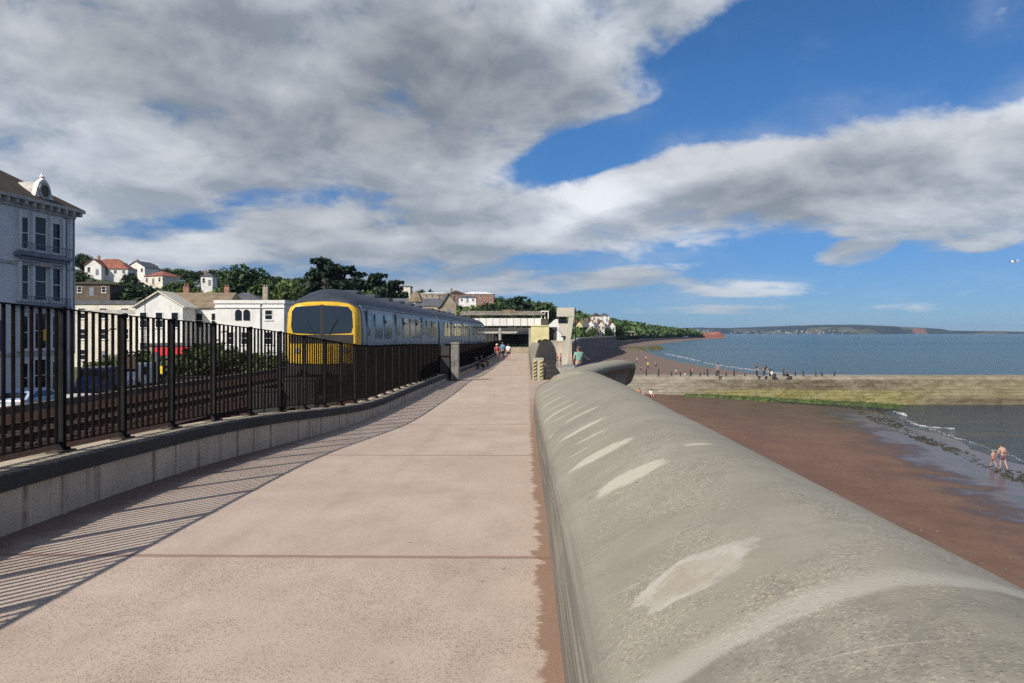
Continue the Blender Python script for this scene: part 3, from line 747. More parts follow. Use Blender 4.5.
for i in range(2):
    g = MB(); g.ext(-.75, .75, CL * (i + 1) + .75 * i + .002, CL * (i + 1) + .75 * (i + 1) - .002, 1.0, 3.25); g.build('gangway', M_TBLACK, train)
# cab front: a rounded yellow mask with a two-piece screen
def ring_front(inset, y, top):
    pts = [(-1.24 + inset, .95 + inset * .3), (-1.29 + inset, 1.4), (-1.30 + inset, 2.2), (-1.27 + inset, 2.75), (-1.17 + inset, 3.02 - inset), (-.95 + inset * .8, 3.14 - inset), (-.5, 3.2 - inset), (0, 3.215 - inset)]
    full = pts + [(-x, z) for x, z in reversed(pts[:-1])]
    return [(x, y, z if z < 3 else lerp(3, z, top)) for x, z in full]
fp = MB(); fp.loft([ring_front(0, .44, 1), ring_front(.0, .22, 1), ring_front(.05, .05, 1), ring_front(.14, -.03, 1)])
mask = fp.build('cab_front', M_TYEL, train, smooth=True, angle=R(35))
for s, w in ((-1, 'a'), (1, 'b')):
    g = MB()
    pts = [(s * .05, 2.02), (s * 1.02, 2.07), (s * 1.08, 2.3), (s * 1.05, 2.82), (s * .92, 2.98), (s * .05, 3.03)]
    g.loft([[(x, -.028, z) for x, z in pts], [(x, -.05, z) for x, z in pts]]); go = g.build('windscreen', M_CABGL, mask)
    wp = MB(); wp.tube([(s * .25, -.07, 2.0), (s * .55, -.075, 2.55)], .012, 5); wp.build('wiper', M_TBLACK, go)
pl = MB(); pl.ext(-.048, .048, -.055, -.02, 1.98, 3.05); pl.ext(-1.10, 1.10, -.045, -.02, 1.70, 2.0); pl.build('dark_band', M_TBLACK, mask)
for s in (-.85, .85):
    h = MB(); h.loft([[(s + r * math.cos(k * math.pi / 6), y, 1.45 + r * math.sin(k * math.pi / 6)) for k in range(12)] for r, y in ((.11, -.02), (.11, -.06), (.09, -.07))]); h.build('headlight', M_LAMP, mask)
b = MB(); b.ext(-1.2, 1.2, -.06, .2, .62, .94); b.build('buffer_beam', M_TBLACK, train)
for s in (-.86, .86):
    b = MB(); b.tube([(s, -.05, .82), (s, -.45, .82)], .1, 10); b.tube([(s, -.45, .82), (s, -.49, .82)], .23, 14); b.build('buffer', M_TBLACK, train)
b = MB(); b.ext(-.35, .35, -.09, -.03, .98, 1.65); b.build('end_hatch', M_TYEL, mask)
b = MB(); b.box((0, -.25, .78), (.24, .5, .3)); b.build('coupling', M_TBLACK, train)
# tail of the train is plain
train.location = (-7.17, 28, -.41); train.rotation_euler = (0, 0, -.01)
# trackside equipment in front of the train
for (x, y, w, h, lab) in ((-6.35, 22.5, .9, 1.05, 'dark trackside cabinet with a stepped top in front of the train'), (-7.25, 22.3, .85, .75, 'lower dark trackside cabinet standing to the road side')):
    r = thing('cabinet', lab, 'cabinet', (x, y, -.72))
    b = MB(); b.ext(x - w/2, x + w/2, y - .25, y + .25, -.72, -.72 + h); b.build('case', M_TBLACK, r, bevel=.02)
    b = MB(); b.ext(x - w/2 - .03, x + w/2 + .03, y - .28, y + .28, -.715 + h, -.66 + h); b.build('lid', M_TBLACK, r)
    b = MB(); b.ext(x - .02, x + .02, y - .26, y - .253, -.6, -.78 + h); b.ext(x + .1, x + .16, y - .275, y - .253, -.35, -.3); b.build('door_handle', M_STEEL, r)
# ------------------------------------------------------------------ stone groyne across the beach
def mat_groyne():
    m, t, b = newmat('groyne_stone'); p = world_pos(t); x, y, z = t.sep(p)
    n = t.noise(p, .35, 5, .65); n2 = t.noise(p, 2.2, 5, .7)
    row = t.m('FRACT', t.m('DIVIDE', z, .36)); 
    zz = t.m('ADD', z, t.m('MULTIPLY', t.m('SUBTRACT', n, .5), .7))
    col = t.mix(t.mr(n2, .3, .7), (.23, .20, .15), (.33, .30, .24))
    brown = t.mix(t.mr(n2, .3, .7), (.045, .030, .016), (.125, .088, .042))
    green = t.mix(t.mr(n2, .35, .65), (.12, .115, .02), (.25, .21, .045))
    away = t.mr(x, 17, 27)
    a = t.m('MULTIPLY', t.mr(zz, -4.1, -4.4), t.mr(t.noise(t.mapping(p, sc=(1.2, 1, .12)), 1.0, 4, .65), .3, .55, .55, 1))
    col = t.mix(t.m('MULTIPLY', t.m('MULTIPLY', a, away), .95), col, brown)
    col = t.mix(t.m('MULTIPLY', t.mr(zz, -5.15, -5.7), away), col, green)
    beyond = t.mr(x, 44, 52)
    col = t.mix(t.m('MULTIPLY', beyond, t.mr(zz, -4.2, -4.9, .6, .8)), col, t.mix(t.mr(n2, .3, .7), (.17, .14, .07), (.25, .21, .115)))
    col = t.mix(t.m('MULTIPLY', beyond, t.mr(zz, -5.9, -6.7)), col, (.085, .062, .022))
    blk = t.voro(t.comb(t.m('MULTIPLY', x, .9), t.m('DIVIDE', z, .36), 0), 1.0, 'Color'); col = t.mix(.3, col, t.mix(t.sep(blk)[0], (.10, .085, .06), (.34, .30, .24)), 'MIX')
    t.put(b.inputs['Base Color'], col); b.inputs['Roughness'].default_value = .88
    t.put(b.inputs['Normal'], t.bump(t.m('ADD', n2, t.m('MULTIPLY', t.mr(row, .05, .12), .5)), .6, .08)); return m
M_GROY = mat_groyne()
rnd = random.Random(11); mb = MB()
xs = [9 + 1.4 * i for i in range(64)]
def gprof(x, k):
    j = lambda a: rnd.uniform(-a, a)
    pts = [(97.6, -7.9)]; y, z = 97.9, -6.75
    for s in range(8):
        pts.append((y + j(.05), z + j(.03))); z2 = z + .355
        pts.append((y + .03 + j(.04), z2 + j(.03))); y += .52; z = z2
    pts[-1] = (y - .45, -3.86 + j(.03))
    pts += [(y + 3.2, -3.84 + j(.03)), (y + 5.2, -5.6), (y + 6.6, -8)]
    return [(x, yy, zz) for yy, zz in pts]
mb.loft([gprof(x, k) for k, x in enumerate(xs)], closed=True)
groyne = tag(mb.build('groyne', M_GROY), 'long stepped stone groyne running out across the beach into the sea', 'groyne')
M_POST = mat('tarred_post', (.05, .04, .033), .9, .3, 3, rnd=.4)
pm = MB(); pm.loft([[(.09 * r * math.cos(k * math.pi / 4), .09 * r * math.sin(k * math.pi / 4), z) for k in range(8)] for z, r in ((-.15, 1), (.55, 1), (.95, .9), (1.0, .5))])
post = pm.build('groyne_post', M_POST); tag(post, 'short dark timber post in the line along the groyne top', 'post', 'timber posts along the groyne top')
k = 0; x = 15.2
while x < 40:
    y = 101.9; loc = (x, y + rnd.uniform(-.1, .1), -3.86)
    if k == 0: post.location = loc; post.scale = (1, 1, .95)
    else: copy_thing(post, loc, rnd.uniform(0, 3), sc=(1.1, 1.1, rnd.uniform(.35, 1.1)))
    k += 1; x += rnd.uniform(.8, 1.7)
# green weed heaped on the foot of the groyne, and loose weed on the sand
M_WEED = mat('green_weed', (.045, .068, .010), .7, .5, 1.2, .8, 10, local=False)
M_DWEED = mat('dark_weed', (.022, .023, .010), .7, .5, 1.2, .8, 10, local=False)
def weed(name, mat_, n, xr, yr, size, label, seed, hf=.16):
    r = random.Random(seed); mb = MB()
    for i in range(n):
        x = r.uniform(*xr); y = r.uniform(*yr(x)); z = beachz(x, y); s = size * r.uniform(.4, 1.3)
        m_ = 7; h = s * hf * r.uniform(.5, 1.4)
        ringA = [(x + s * r.uniform(.75, 1.2) * math.cos(2*math.pi*k/m_) * 1.7, y + s * r.uniform(.75, 1.2) * math.sin(2*math.pi*k/m_), z - .04) for k in range(m_)]
        ringB = [(x + s * .55 * r.uniform(.7, 1.3) * math.cos(2*math.pi*k/m_) * 1.7, y + s * .55 * r.uniform(.7, 1.3) * math.sin(2*math.pi*k/m_), z + h * r.uniform(.6, 1.2)) for k in range(m_)]
        mb.loft([ringA, ringB])
    return struct(mb.build(name, mat_), 'stuff', label, 'seaweed')
def yr1(x):
    t = (x - 20) / 28; return (lerp(97.4, 91.5, t) if x > 20 else 97, 98.6)
weed('green_weed', M_WEED, 1500, (20, 46), yr1, .42, 'bright green seaweed heaped along the foot of the groyne', 3, .5)
weed('dark_weed', M_DWEED, 800, (30, 47), lambda x: (lerp(94, 88, (x - 30) / 17), 96), .35, 'dark seaweed lying on the sand below the green weed', 4, .3)
weed('weed_line', M_DWEED, 900, (28, 40), lambda x: ((lambda yy: (yy - 5, yy + 5))(interp(x, [(28, 40), (30, 50), (31.5, 60), (33, 70), (35.3, 80), (39.5, 94)]))), .11, 'dark torn line of seaweed washed up along the water', 5, .35)
weed('weed_patch', M_DWEED, 14, (60, 72), lambda x: (96.5, 97.6), .9, 'dark weed on the groyne foot at the far end', 6, .7)
M_STONE = mat('pale_stone', (.19, .145, .12), .9, .3, 1, local=False)
def stones(seed, n):
    r = random.Random(seed); mb = MB()
    for i in range(n):
        y = 24 + 70 * r.random() ** 1.2; x = r.uniform(wallx(y) + 3, shore(y) - 5); z = beachz(x, y); s = r.uniform(.015, .05)
        mb.ball((x, y, z), (s * r.uniform(1, 1.8), s * r.uniform(1, 1.6), s * .7), 6, 4)
    return struct(mb.build('beach_stones', M_STONE), 'stuff', 'small pale stones scattered over the red sand', 'stones')
stones(9, 260)
# low weedy rocks off the far beach
for (px0, px1, d, h, lab) in ((648, 663, 430, 3.4, 'low dark weedy rock ledge reaching from the far beach'), (625, 655, 420, 2.4, 'low weed-covered rock ledge at the far sea wall foot')):
    x0, x1 = PX(px0, d), PX(px1, d); r = random.Random(px0); rings = []
    for i in range(22):
        t = i / 21; x = lerp(x0, x1, t); e = math.sin(math.pi * min(.97, max(.03, t))) ** .4
        rings.append([(x, d - 9 * e, SEA - .4), (x, d - 5 * e, SEA + h * .5 * e * r.uniform(.6, 1.2)), (x, d, SEA + h * .75 * e * r.uniform(.7, 1.2)), (x, d + 6 * e, SEA + h * .4 * e), (x, d + 10 * e, SEA - .4)])
    m_ = MB(); m_.loft(rings); tag(m_.build('rock_ledge', mat('ledge_rock', (.085, .075, .03), .9, .4, .3, local=False)), lab, 'rock')
# ------------------------------------------------------------------ buildings
M_CREAM = mat('cream_render', (.62, .57, .47), .85, .12, .6, streak=.12)
M_WHITER = mat('white_render', (.70, .68, .64), .85, .1, .6, streak=.1)
M_HOTEL = mat('hotel_render', (.62, .63, .635), .8, .06, .5, streak=.04)
M_TRIM = mat('grey_trim', (.17, .19, .23), .75, .2, 1)
M_STONET = mat('stone_trim', (.42, .40, .36), .85, .2, 2)
M_BRTILE = mat('brown_tiles', (.05, .034, .02), .9, .3, .9, .5, 6)
M_REDTILE = mat('red_tiles', (.24, .085, .055), .85, .3, .8, .5, 5)
M_SLATE = mat('slate', (.085, .088, .10), .7, .25, .8, .3, 6)
M_LTILE = mat('lichened_tiles', (.20, .15, .095), .9, .3, .8, .5, 5)
M_FRAME = mat('window_frame', (.68, .68, .66), .5, .08, 3)
M_PANE = glass('window_glass', (.012, .015, .021), .12, .25)
M_BRICK = mat('brick', (.26, .13, .09), .9, .3, 1.5, .2, 20)
M_PALEROOF = mat('pale_metal_roof', (.62, .63, .62), .5, .1, .5)
M_TAN = mat('tan_stone', (.30, .25, .18), .9, .25, 1)
M_TIMBER = mat('dark_timber', (.11, .08, .06), .9, .3, 1)
M_YELR = mat('pale_yellow_render', (.60, .53, .27), .85, .12, .6, streak=.1)

def win(parent, P, ux, w, h, out, rows=2, frame=None, pane=None, arch=False, deep=.05):
    """window centred on P (bottom centre), ux = unit along the wall, out = outward normal"""
    P = Vector(P); ux = Vector(ux); out = Vector(out); uz = Vector((0, 0, 1)); t = .07
    def bx(mb, a, b, z0, z1, o0, o1):
        vs = [P + ux * x + uz * z + out * o for x in (a, b) for z in (z0, z1) for o in (o0, o1)]
        mb.add(vs, [(0, 1, 3, 2), (4, 6, 7, 5), (0, 4, 5, 1), (2, 3, 7, 6), (0, 2, 6, 4), (1, 5, 7, 3)])
    f = MB()
    bx(f, -w/2 - .02, -w/2 + t, 0, h, -.02, deep); bx(f, w/2 - t, w/2 + .02, 0, h, -.02, deep); bx(f, -w/2 + t, w/2 - t, 0, t, -.02, deep); bx(f, -w/2 + t, w/2 - t, h - t, h, -.02, deep)
    for k in range(1, rows): bx(f, -w/2 + t, w/2 - t, h * k / rows - .03, h * k / rows + .03, -.01, deep - .008)
    bx(f, -w/2 - .1, w/2 + .1, -.1, -.003, -.02, deep + .08)
    fo = f.build('window', frame or M_FRAME, parent)
    g = MB(); bx(g, -w/2 + t, w/2 - t, t, h - t, .004, .014); g.build('pane', pane or M_PANE, fo)
    return fo
def house(name, label, c, w, dp, h, rh, rz, wallm, roofm, cols=4, rowsn=2, gable=False, chim=1, cat='house', ends=None, group=None, ww=1.0, flat=False, wins=True):
    """c = ground centre; front faces local -y; built in local axes then turned by rz"""
    r = thing(name, label, cat, c, 0, group)
    M = Matrix.Translation(c) @ Matrix.Rotation(rz, 4, 'Z')
    ux = Vector((math.cos(rz), math.sin(rz), 0)); out = Vector((math.sin(rz), -math.cos(rz), 0))
    def T(p): return M @ Vector(p)
    wl = MB()
    if gable: wl.loft([[T((x, y, z)) for x, z in ((-w/2, -3), (w/2, -3), (w/2, h), (0, h + rh - .12), (-w/2, h))] for y in (-dp/2, dp/2)])
    else: wl.loft([[T((x, y, z)) for x, y in ((-w/2, -dp/2), (w/2, -dp/2), (w/2, dp/2), (-w/2, dp/2))] for z in (-3, h)])
    wo = wl.build('wall', wallm, r)
    rf = MB(); e = .35
    if flat:
        rf.loft([[T((x, y, z)) for x, y in ((-w/2-.15, -dp/2-.15), (w/2+.15, -dp/2-.15), (w/2+.15, dp/2+.15), (-w/2-.15, dp/2+.15))] for z in (h + .003, h + rh)])
    elif gable:
        s = rh / (w / 2)
        rf.loft([[T((x, y, z)) for x, z in ((-w/2-e, h - e*s + .02), (0, h + rh + .02), (w/2+e, h - e*s + .02), (w/2+e, h - e*s + .2), (0, h + rh + .22), (-w/2-e, h - e*s + .2))] for y in (-dp/2-e, dp/2+e)])
    else:
        ins = min(dp / 2 + e, w * .45) if ends is None else ends
        rf.add([T(p) for p in ((-w/2-e, -dp/2-e, h), (w/2+e, -dp/2-e, h), (w/2+e, dp/2+e, h), (-w/2-e, dp/2+e, h), (-w/2+ins, 0, h+rh), (w/2-ins, 0, h+rh))], [(0, 1, 5, 4), (1, 2, 5), (2, 3, 4, 5), (3, 0, 4), (3, 2, 1, 0)])
    ro = rf.build('roof', roofm, r)
    for k in range(chim):
        cx = -w * .32 + k * w * .64; ch = MB(); cz0 = h + rh * .2
        ch.loft([[T((cx + x, .2 + y, z)) for x, y in ((-.4, -.3), (.4, -.3), (.4, .3), (-.4, .3))] for z in (cz0, h + rh + .9)])
        for q in (-.2, .2): ch.loft([[T((cx + q + .11 * math.cos(a * math.pi / 3), .2 + .11 * math.sin(a * math.pi / 3), z)) for a in range(6)] for z in (h + rh + .9, h + rh + 1.3)])
        ch.build('chimney', M_TAN if k else M_BRICK, ro)
    if wins:
        for rr in range(rowsn):
            for k in range(cols):
                x = -w/2 + w * (k + .5) / cols
                if rr == 0 and k == cols // 2:
                    d = MB(); d.loft([[T((x + a, -dp/2 + o, z)) for a, o in ((-.5, .01), (.5, .01), (.5, -.05), (-.5, -.05))] for z in (0, 2.05)]); do = d.build('door', M_TRIM, r)
                    hd = MB(); hd.loft([[T((x + .35 + a, -dp/2 + o, z)) for a, o in ((-.03, -.05), (.03, -.05), (.03, -.1), (-.03, -.1))] for z in (.95, 1.1)]); hd.build('handle', M_STEEL, do); continue
                hh = h / rowsn
                win(r, T((x, -dp/2, rr * hh + hh * .3)), ux, ww, hh * .52, out)
    return r

# --- the tall hotel at the left
HC = Vector((-34.15, 60.2, -2.8)); HD = Vector((-.062, -1, 0)).normalized(); HO = Vector((1, -.062, 0)).normalized(); HL, HDP = 30.0, 15.0; HZ = 13.35
def HP(s, o, z): return HC + HD * s + HO * o + Vector((0, 0, z))
hotel = thing('hotel', 'tall pale grey hotel with brown hipped roof and bracketed eaves behind the railing', 'building', HC)
mb = MB(); mb.loft([[HP(0, 0, z), HP(HL, 0, z), HP(HL, -HDP, z), HP(0, -HDP, z)] for z in (-.3, HZ)]); mb.build('wall', M_HOTEL, hotel)
def hbox(mb, s0, s1, o0, o1, z0, z1): mb.add([HP(s, o, z) for s in (s0, s1) for z in (z0, z1) for o in (o0, o1)], [(0, 1, 3, 2), (4, 6, 7, 5), (0, 4, 5, 1), (2, 3, 7, 6), (0, 2, 6, 4), (1, 5, 7, 3)])
E = .6
mb = MB(); zr = HZ + .36; rise = 5.0
mb.add([HP(-E, E, zr), HP(HL + E, E, zr), HP(HL + E, -HDP - E, zr), HP(-E, -HDP - E, zr), HP(7.6, -HDP / 2, zr + rise), HP(HL - 7.6, -HDP / 2, zr + rise)], [(0, 1, 5, 4), (1, 2, 5), (2, 3, 4, 5), (3, 0, 4), (3, 2, 1, 0)])
hroof = mb.build('roof', M_BRTILE, hotel)
mb = MB(); hbox(mb, -E, HL + E, .003, E, HZ + .12, zr - .003); hbox(mb, -E, -.003, -HDP, 0, HZ + .12, zr - .003); hbox(mb, -.12, HL, .003, .16, HZ - .35, HZ + .117); mb.build('cornice', M_STONET, hotel)
for k in range(36):
    mb = MB(); hbox(mb, -.3 + k * .86, -.05 + k * .86, .16, .55, HZ - .16, HZ + .117); mb.build('bracket', M_STONET, hotel)
mb = MB()
for s in (.12, .95, 8.1): mb.tube([HP(s, .09, -.2), HP(s, .09, HZ - .36)], .075, 6)
mb.build('drainpipe', M_TRIM, hotel)
mb = MB()
for z in (2.9, 9.1): hbox(mb, -.1, HL, .003, .1, z, z + .22)
mb.build('string_course', M_STONET, hotel)
mb = MB(); hbox(mb, -.06, .5, .003, .12, 3.12, 9.1); hbox(mb, -.06, .5, .003, .1, 9.33, HZ - .36); mb.build('corner_pilaster', M_HOTEL, hotel)
for gi, s0 in enumerate((3.75, 12.4, 21.0)):
    for (ds, w, hs) in ((-1.75, .95, 2.5), (0, 1.3, 2.75), (1.65, .85, 2.5)):
        win(hotel, HP(s0 + ds, .0, 10.2), HD, w, hs * .9, HO, 2, deep=.06)
        win(hotel, HP(s0 + ds, .0, 6.7), HD, w, hs, HO, 2, deep=.06)
        win(hotel, HP(s0 + ds, .0, 3.3), HD, w, hs * .95, HO, 2, deep=.06)
        win(hotel, HP(s0 + ds, .0, .3), HD, w, hs * .85, HO, 2, deep=.06)
    mb = MB()
    for z in (10.2, 6.7, 3.3):
        for a in (-2.36, -.95, .93, 2.26): hbox(mb, s0 + a - .13, s0 + a + .13, .003, .24, z - .1, z + 2.62)
        hbox(mb, s0 - 2.55, s0 + 2.45, .003, .22, z + 2.66, z + 2.9) if z < 10 else None
    mb.build('window_surround', M_HOTEL, hotel)
    bl = MB(); hbox(bl, s0 - 2.75, s0 + 2.65, .003, .75, 9.72, 9.95); hbox(bl, s0 - 2.6, s0 + 2.5, .145, .5, 9.5, 9.717); bo = bl.build('balcony', M_TRIM, hotel)
    rl = MB()
    for k in range(22): rl.tube([HP(s0 - 2.65 + k * .25, .68, 9.95), HP(s0 - 2.65 + k * .25, .68, 10.55)], .02, 4)
    hbox(rl, s0 - 2.7, s0 + 2.65, .66, .70, 10.55, 10.6); rl.build('balcony_rail', M_TRIM, bo)
    pd = MB(); z = 9.40 - .02
    pd.loft([[HP(s0 - 1.2, o, 9.12 - .0), HP(s0 + 1.2, o, 9.12), HP(s0 + .8, o, 9.36), HP(s0, o, 9.46), HP(s0 - .8, o, 9.36)] for o in (.105, .34)]); pd.build('pediment', M_STONET, hotel)
    bl = MB(); hbox(bl, s0 - 2.7, s0 + 2.6, .003, .6, 6.2, 6.42); b2 = bl.build('balcony', M_TRIM, hotel)
    rl = MB()
    for k in range(18): rl.tube([HP(s0 - 2.6 + k * .3, .54, 6.42), HP(s0 - 2.6 + k * .3, .54, 6.95)], .03, 4)
    hbox(rl, s0 - 2.65, s0 + 2.55, .52, .57, 6.95, 7.0); rl.build('balcony_rail', M_TRIM, b2)
# dormer with a round window and a finial
mb = MB(); s0 = 3.45; zb = zr - .02
shape = [(-1.3, -.1), (1.3, -.1), (1.25, .15), (.92, .45), (.74, .95), (.5, 1.4), (.16, 1.64), (-.16, 1.64), (-.5, 1.4), (-.74, .95), (-.92, .45), (-1.25, .15)]
mb.loft([[HP(s0 + a, .12, zb + z) for a, z in shape], [HP(s0 + a, -.2, zb + z) for a, z in shape]])
dorm = mb.build('dormer', M_WHITER, hroof)
mb = MB(); sh2 = [(-.85, -.2), (.85, -.2), (.68, .9), (.4, 1.32), (0, 1.5), (-.4, 1.32), (-.68, .9)]
mb.loft([[HP(s0 + a, -.2, zb + z) for a, z in sh2], [HP(s0 + a, -3.0, zb + z) for a, z in sh2]]); mb.build('dormer_cheek', M_STONET, hroof)
mb = MB(); mb.loft([[HP(s0 + r * math.cos(k * math.pi / 10), o, zb + .82 + r * math.sin(k * math.pi / 10)) for k in range(20)] for r, o in ((.62, .123), (.62, .2), (.44, .2), (.44, .14))], caps=False); mb.build('oculus_frame', M_STONET, hroof)
mb = MB(); mb.loft([[HP(s0 + .45 * math.cos(k * math.pi / 10), o, zb + .82 + .45 * math.sin(k * math.pi / 10)) for k in range(20)] for o in (.123, .15)]); mb.build('oculus_pane', M_PANE, hroof)
mb = MB(); mb.lathe([(.2, 0), (.13, .1), (.2, .22), (.08, .34), (.03, .52)], HP(s0, -.04, zb + 1.62), 8); mb.build('finial', M_WHITER, hroof)
mb = MB(); hbox(mb, 7.5, 9.4, .003, .1, 3.3, 5.3); mb.build('sign_board', mat('sign_blue', (.03, .06, .2), .5, .1, 3), hotel)
mb = MB(); hbox(mb, 3.2, 3.75, .25, .3, 3.9, 4.7); mb.build('hanging_sign', mat('sign_amber', (.75, .42, .03), .5, .1, 3), hotel)

# --- white terraces behind the railing
def at(px, d, z): return (PX(px, d), d, z)
t1 = house('terrace', 'long cream terrace with grey band behind the railing, next to the grey hotel', at(112, 112, -2.8), 11.5, 10, 8.3, .5, 0, M_CREAM, M_SLATE, cols=4, rowsn=3, chim=0, flat=True, ww=1.1, cat='building')
mb = MB(); c = Vector(t1.location); mb.ext(c.x - 5.8, c.x + 5.8, c.y - 5.06, c.y - 5.003, 4.3, 4.75); mb.build('band', M_STONET, t1)
t2 = house('gabled_hall', 'white building with a plain pediment gable behind the railing', at(166, 107, -2.8), 6.2, 4, 7.9, 1.9, 0, M_WHITER, M_CREAM, cols=3, rowsn=2, gable=True, chim=0, cat='building')
t3 = house('long_house', 'white house with long lichen-brown tiled roof beside the pediment gable', at(205, 114, -2.8), 8.4, 9, 7.9, 2.3, 0, M_WHITER, M_LTILE, cols=4, rowsn=2, chim=1, ends=-.3)
t4 = house('villa', 'cream villa with flat parapet and paired arched windows beside the train', at(262, 112, -2.8), 9.2, 10, 8.4, .45, 0, M_WHITER, M_WHITER, cols=3, rowsn=2, chim=0, flat=True, cat='house', wins=False)
c = Vector(t4.location); mb = MB(); mb.ext(c.x - 4.7, c.x + 4.7, c.y - 5.15, c.y - 5.003, 5.0, 5.2); mb.build('cornice', M_WHITER, t4)
win(t4, (c.x + 2.55, c.y - 5, 3.4), (1, 0, 0), 1.05, 1.35, (0, -1, 0))
for q in (-2.6, -.6, 2.5): win(t4, (c.x + q, c.y - 5, .1), (1, 0, 0), 1.1, 1.7, (0, -1, 0))
for dx in (-.95, .15):
    mb = MB(); pts = [(-.42, 0), (.42, 0), (.42, 1.2)] + [(.42 * math.cos(a * math.pi / 6), 1.2 + .42 * math.sin(a * math.pi / 6)) for a in range(1, 6)] + [(-.42, 1.2)]
    mb.loft([[(c.x - .55 + dx + x, c.y + o, 3.35 + z * .9) for x, z in pts] for o in (-5.09, -5.06)]); mb.build('arched_window', M_PANE, t4)
mb = MB(); mb.tube([(c.x + 1.5, c.y - 5.1, -2.8), (c.x + 1.5, c.y - 5.1, 5.6)], .09, 6); mb.build('drainpipe', M_TRIM, t4)
house('slate_house', 'white house with a slate roof rising behind the flat parapet villa', at(246, 126, -2.8), 9.5, 9, 8.6, 2.2, 0, M_WHITER, M_SLATE, cols=4, rowsn=2, chim=2)
sh = house('shop', 'low dark shop with a bright red awning behind the railing', at(185, 92, -2.8), 6, 6, 3.0, .3, 0, M_TAN, M_SLATE, cols=2, rowsn=1, chim=0, flat=True, ww=1.6, cat='shop')
c = Vector(sh.location); mb = MB(); mb.add([(c.x + x, c.y + y, z) for x, y, z in ((-1.9, -3.02, .05), (1.9, -3.02, .05), (1.9, -4.2, -.62), (-1.9, -4.2, -.62), (-1.9, -4.2, -.85), (1.9, -4.2, -.85))], [(0, 1, 2, 3), (3, 2, 5, 4)])
aw = mb.build('awning', mat('red_canvas', (.55, .02, .03), .8, .1, 2), sh); so_ = aw.modifiers.new('s', 'SOLIDIFY'); so_.thickness = .03
def board(name, label, px, py0, py1, w, d, m1, cat='sign'):
    z1, z0 = PZ(py0, d), PZ(py1, d); x = PX(px, d)
    r = thing(name, label, cat, (x, d, -2.7)); mb = MB(); mb.ext(x - w/2, x + w/2, d - .04, d + .04, z0, z1); mb.build('board', m1, r, bevel=.01)
    mb = MB(); mb.tube([(x, d + .08, -2.75), (x, d + .08, z1)], .05, 6); mb.build('post', M_STEEL, r); return r
board('sign', 'pale orange and white sign board on a post behind the railing', 131, 357, 369, .95, 60, mat('sign_peach', (.75, .45, .25), .6, .1, 2))
board('sign', 'small white notice on a post near the pediment building', 155, 352, 362, .5, 62, M_WHITEP)
board('sign', 'small yellow sign on a post behind the railing', 161, 366, 374, .4, 55, mat('sign_yellow', (.75, .5, .02), .5, .1, 2))

# --- hillside shape
RIDGE = [(-300, 262, 260), (-80, 262, 280), (70, 268, 320), (120, 276, 340), (160, 283, 355), (200, 287, 370), (260, 289, 380), (330, 295, 400), (380, 299, 420), (440, 304, 440), (490, 309, 480), (545, 316, 520), (575, 322, 620), (620, 327.5, 800), (660, 331, 1000), (690, 334, 1200), (702, 337, 1300)]
FOOT = [(-300, 125), (70, 135), (200, 135), (330, 150), (440, 180), (520, 250), (560, 330), (590, 420), (620, 620), (650, 860), (700, 1270)]
def hill_z(x, y):
    px = VX + F * x / max(y, 1)
    rd = interp(px, [(a, c) for a, b, c in RIDGE]); rz = interp(px, [(a, PZ(b, c)) for a, b, c in RIDGE]); fd = interp(px, FOOT)
    t = (y - fd) / (rd - fd); f0 = -2.95
    return lerp(f0, rz, t if t < 0 else (min(t, 1.0) * .35 + sstep(t) * .65)) if t > 0 else f0
mb = MB()
rows = []
for px in range(-300, 701, 20):
    rd = interp(px, [(a, c) for a, b, c in RIDGE]); fd = interp(px, FOOT); row = []
    for k in range(15):
        t = k / 11; d = lerp(fd - 6, rd, t); x = PX(px, d); row.append((x, d, hill_z(x, d) if k else -3.2))
    rows.append(row)
mb.loft(rows, closed=False)
struct(mb.build('hillside', mat('hill_grass', (.045, .065, .022), .95, .4, .04, local=False), smooth=True))

def hh(px, py_base, d): return (PX(px, d), d, PZ(py_base, d))
# houses on the hill (bottoms sunk 3 m into the slope by the wall mesh)
house('hill_house', 'white house with broad red tiled roof high on the hillside at the left', hh(112, 276, 285), 14, 9, 2.2, 3.9, .12, M_WHITER, M_REDTILE, cols=5, rowsn=1, chim=1)
house('hill_house', 'white gabled wing adjoining the broad red-roofed house', hh(98, 276, 281), 5.5, 8, 3.4, 2.2, .1, M_WHITER, M_REDTILE, cols=2, rowsn=1, gable=True, chim=0)
house('hill_house', 'white house with grey slate roof and dark dormers on the hillside', hh(143, 275, 300), 7.6, 8, 2.6, 2.2, -.2, M_WHITER, M_SLATE, cols=3, rowsn=1, gable=True, chim=1)
house('hill_house', 'pale house under a long low red roof below the slate-roofed one', hh(162, 285, 270), 9, 7, 2.8, 1.8, -.45, M_CREAM, M_REDTILE, cols=3, rowsn=1, chim=0)
house('hill_house', 'tiny bright white cottage with tall chimney among the hillside trees', hh(209, 286, 300), 4.2, 6, 3.4, 1.4, .1, M_WHITER, M_SLATE, cols=2, rowsn=1, chim=1)
house('hill_house', 'dark timbered house with brown roof low on the hill beside the hotel', hh(94, 297, 190), 11, 8, 2.8, .9, .05, M_TIMBER, M_BRTILE, cols=4, rowsn=1, chim=0)
house('hill_house', 'small white cottage above the train roof', hh(404, 297, 300), 5.5, 6, 3.6, .4, .0, M_CREAM, M_SLATE, cols=2, rowsn=1, chim=0, flat=True)
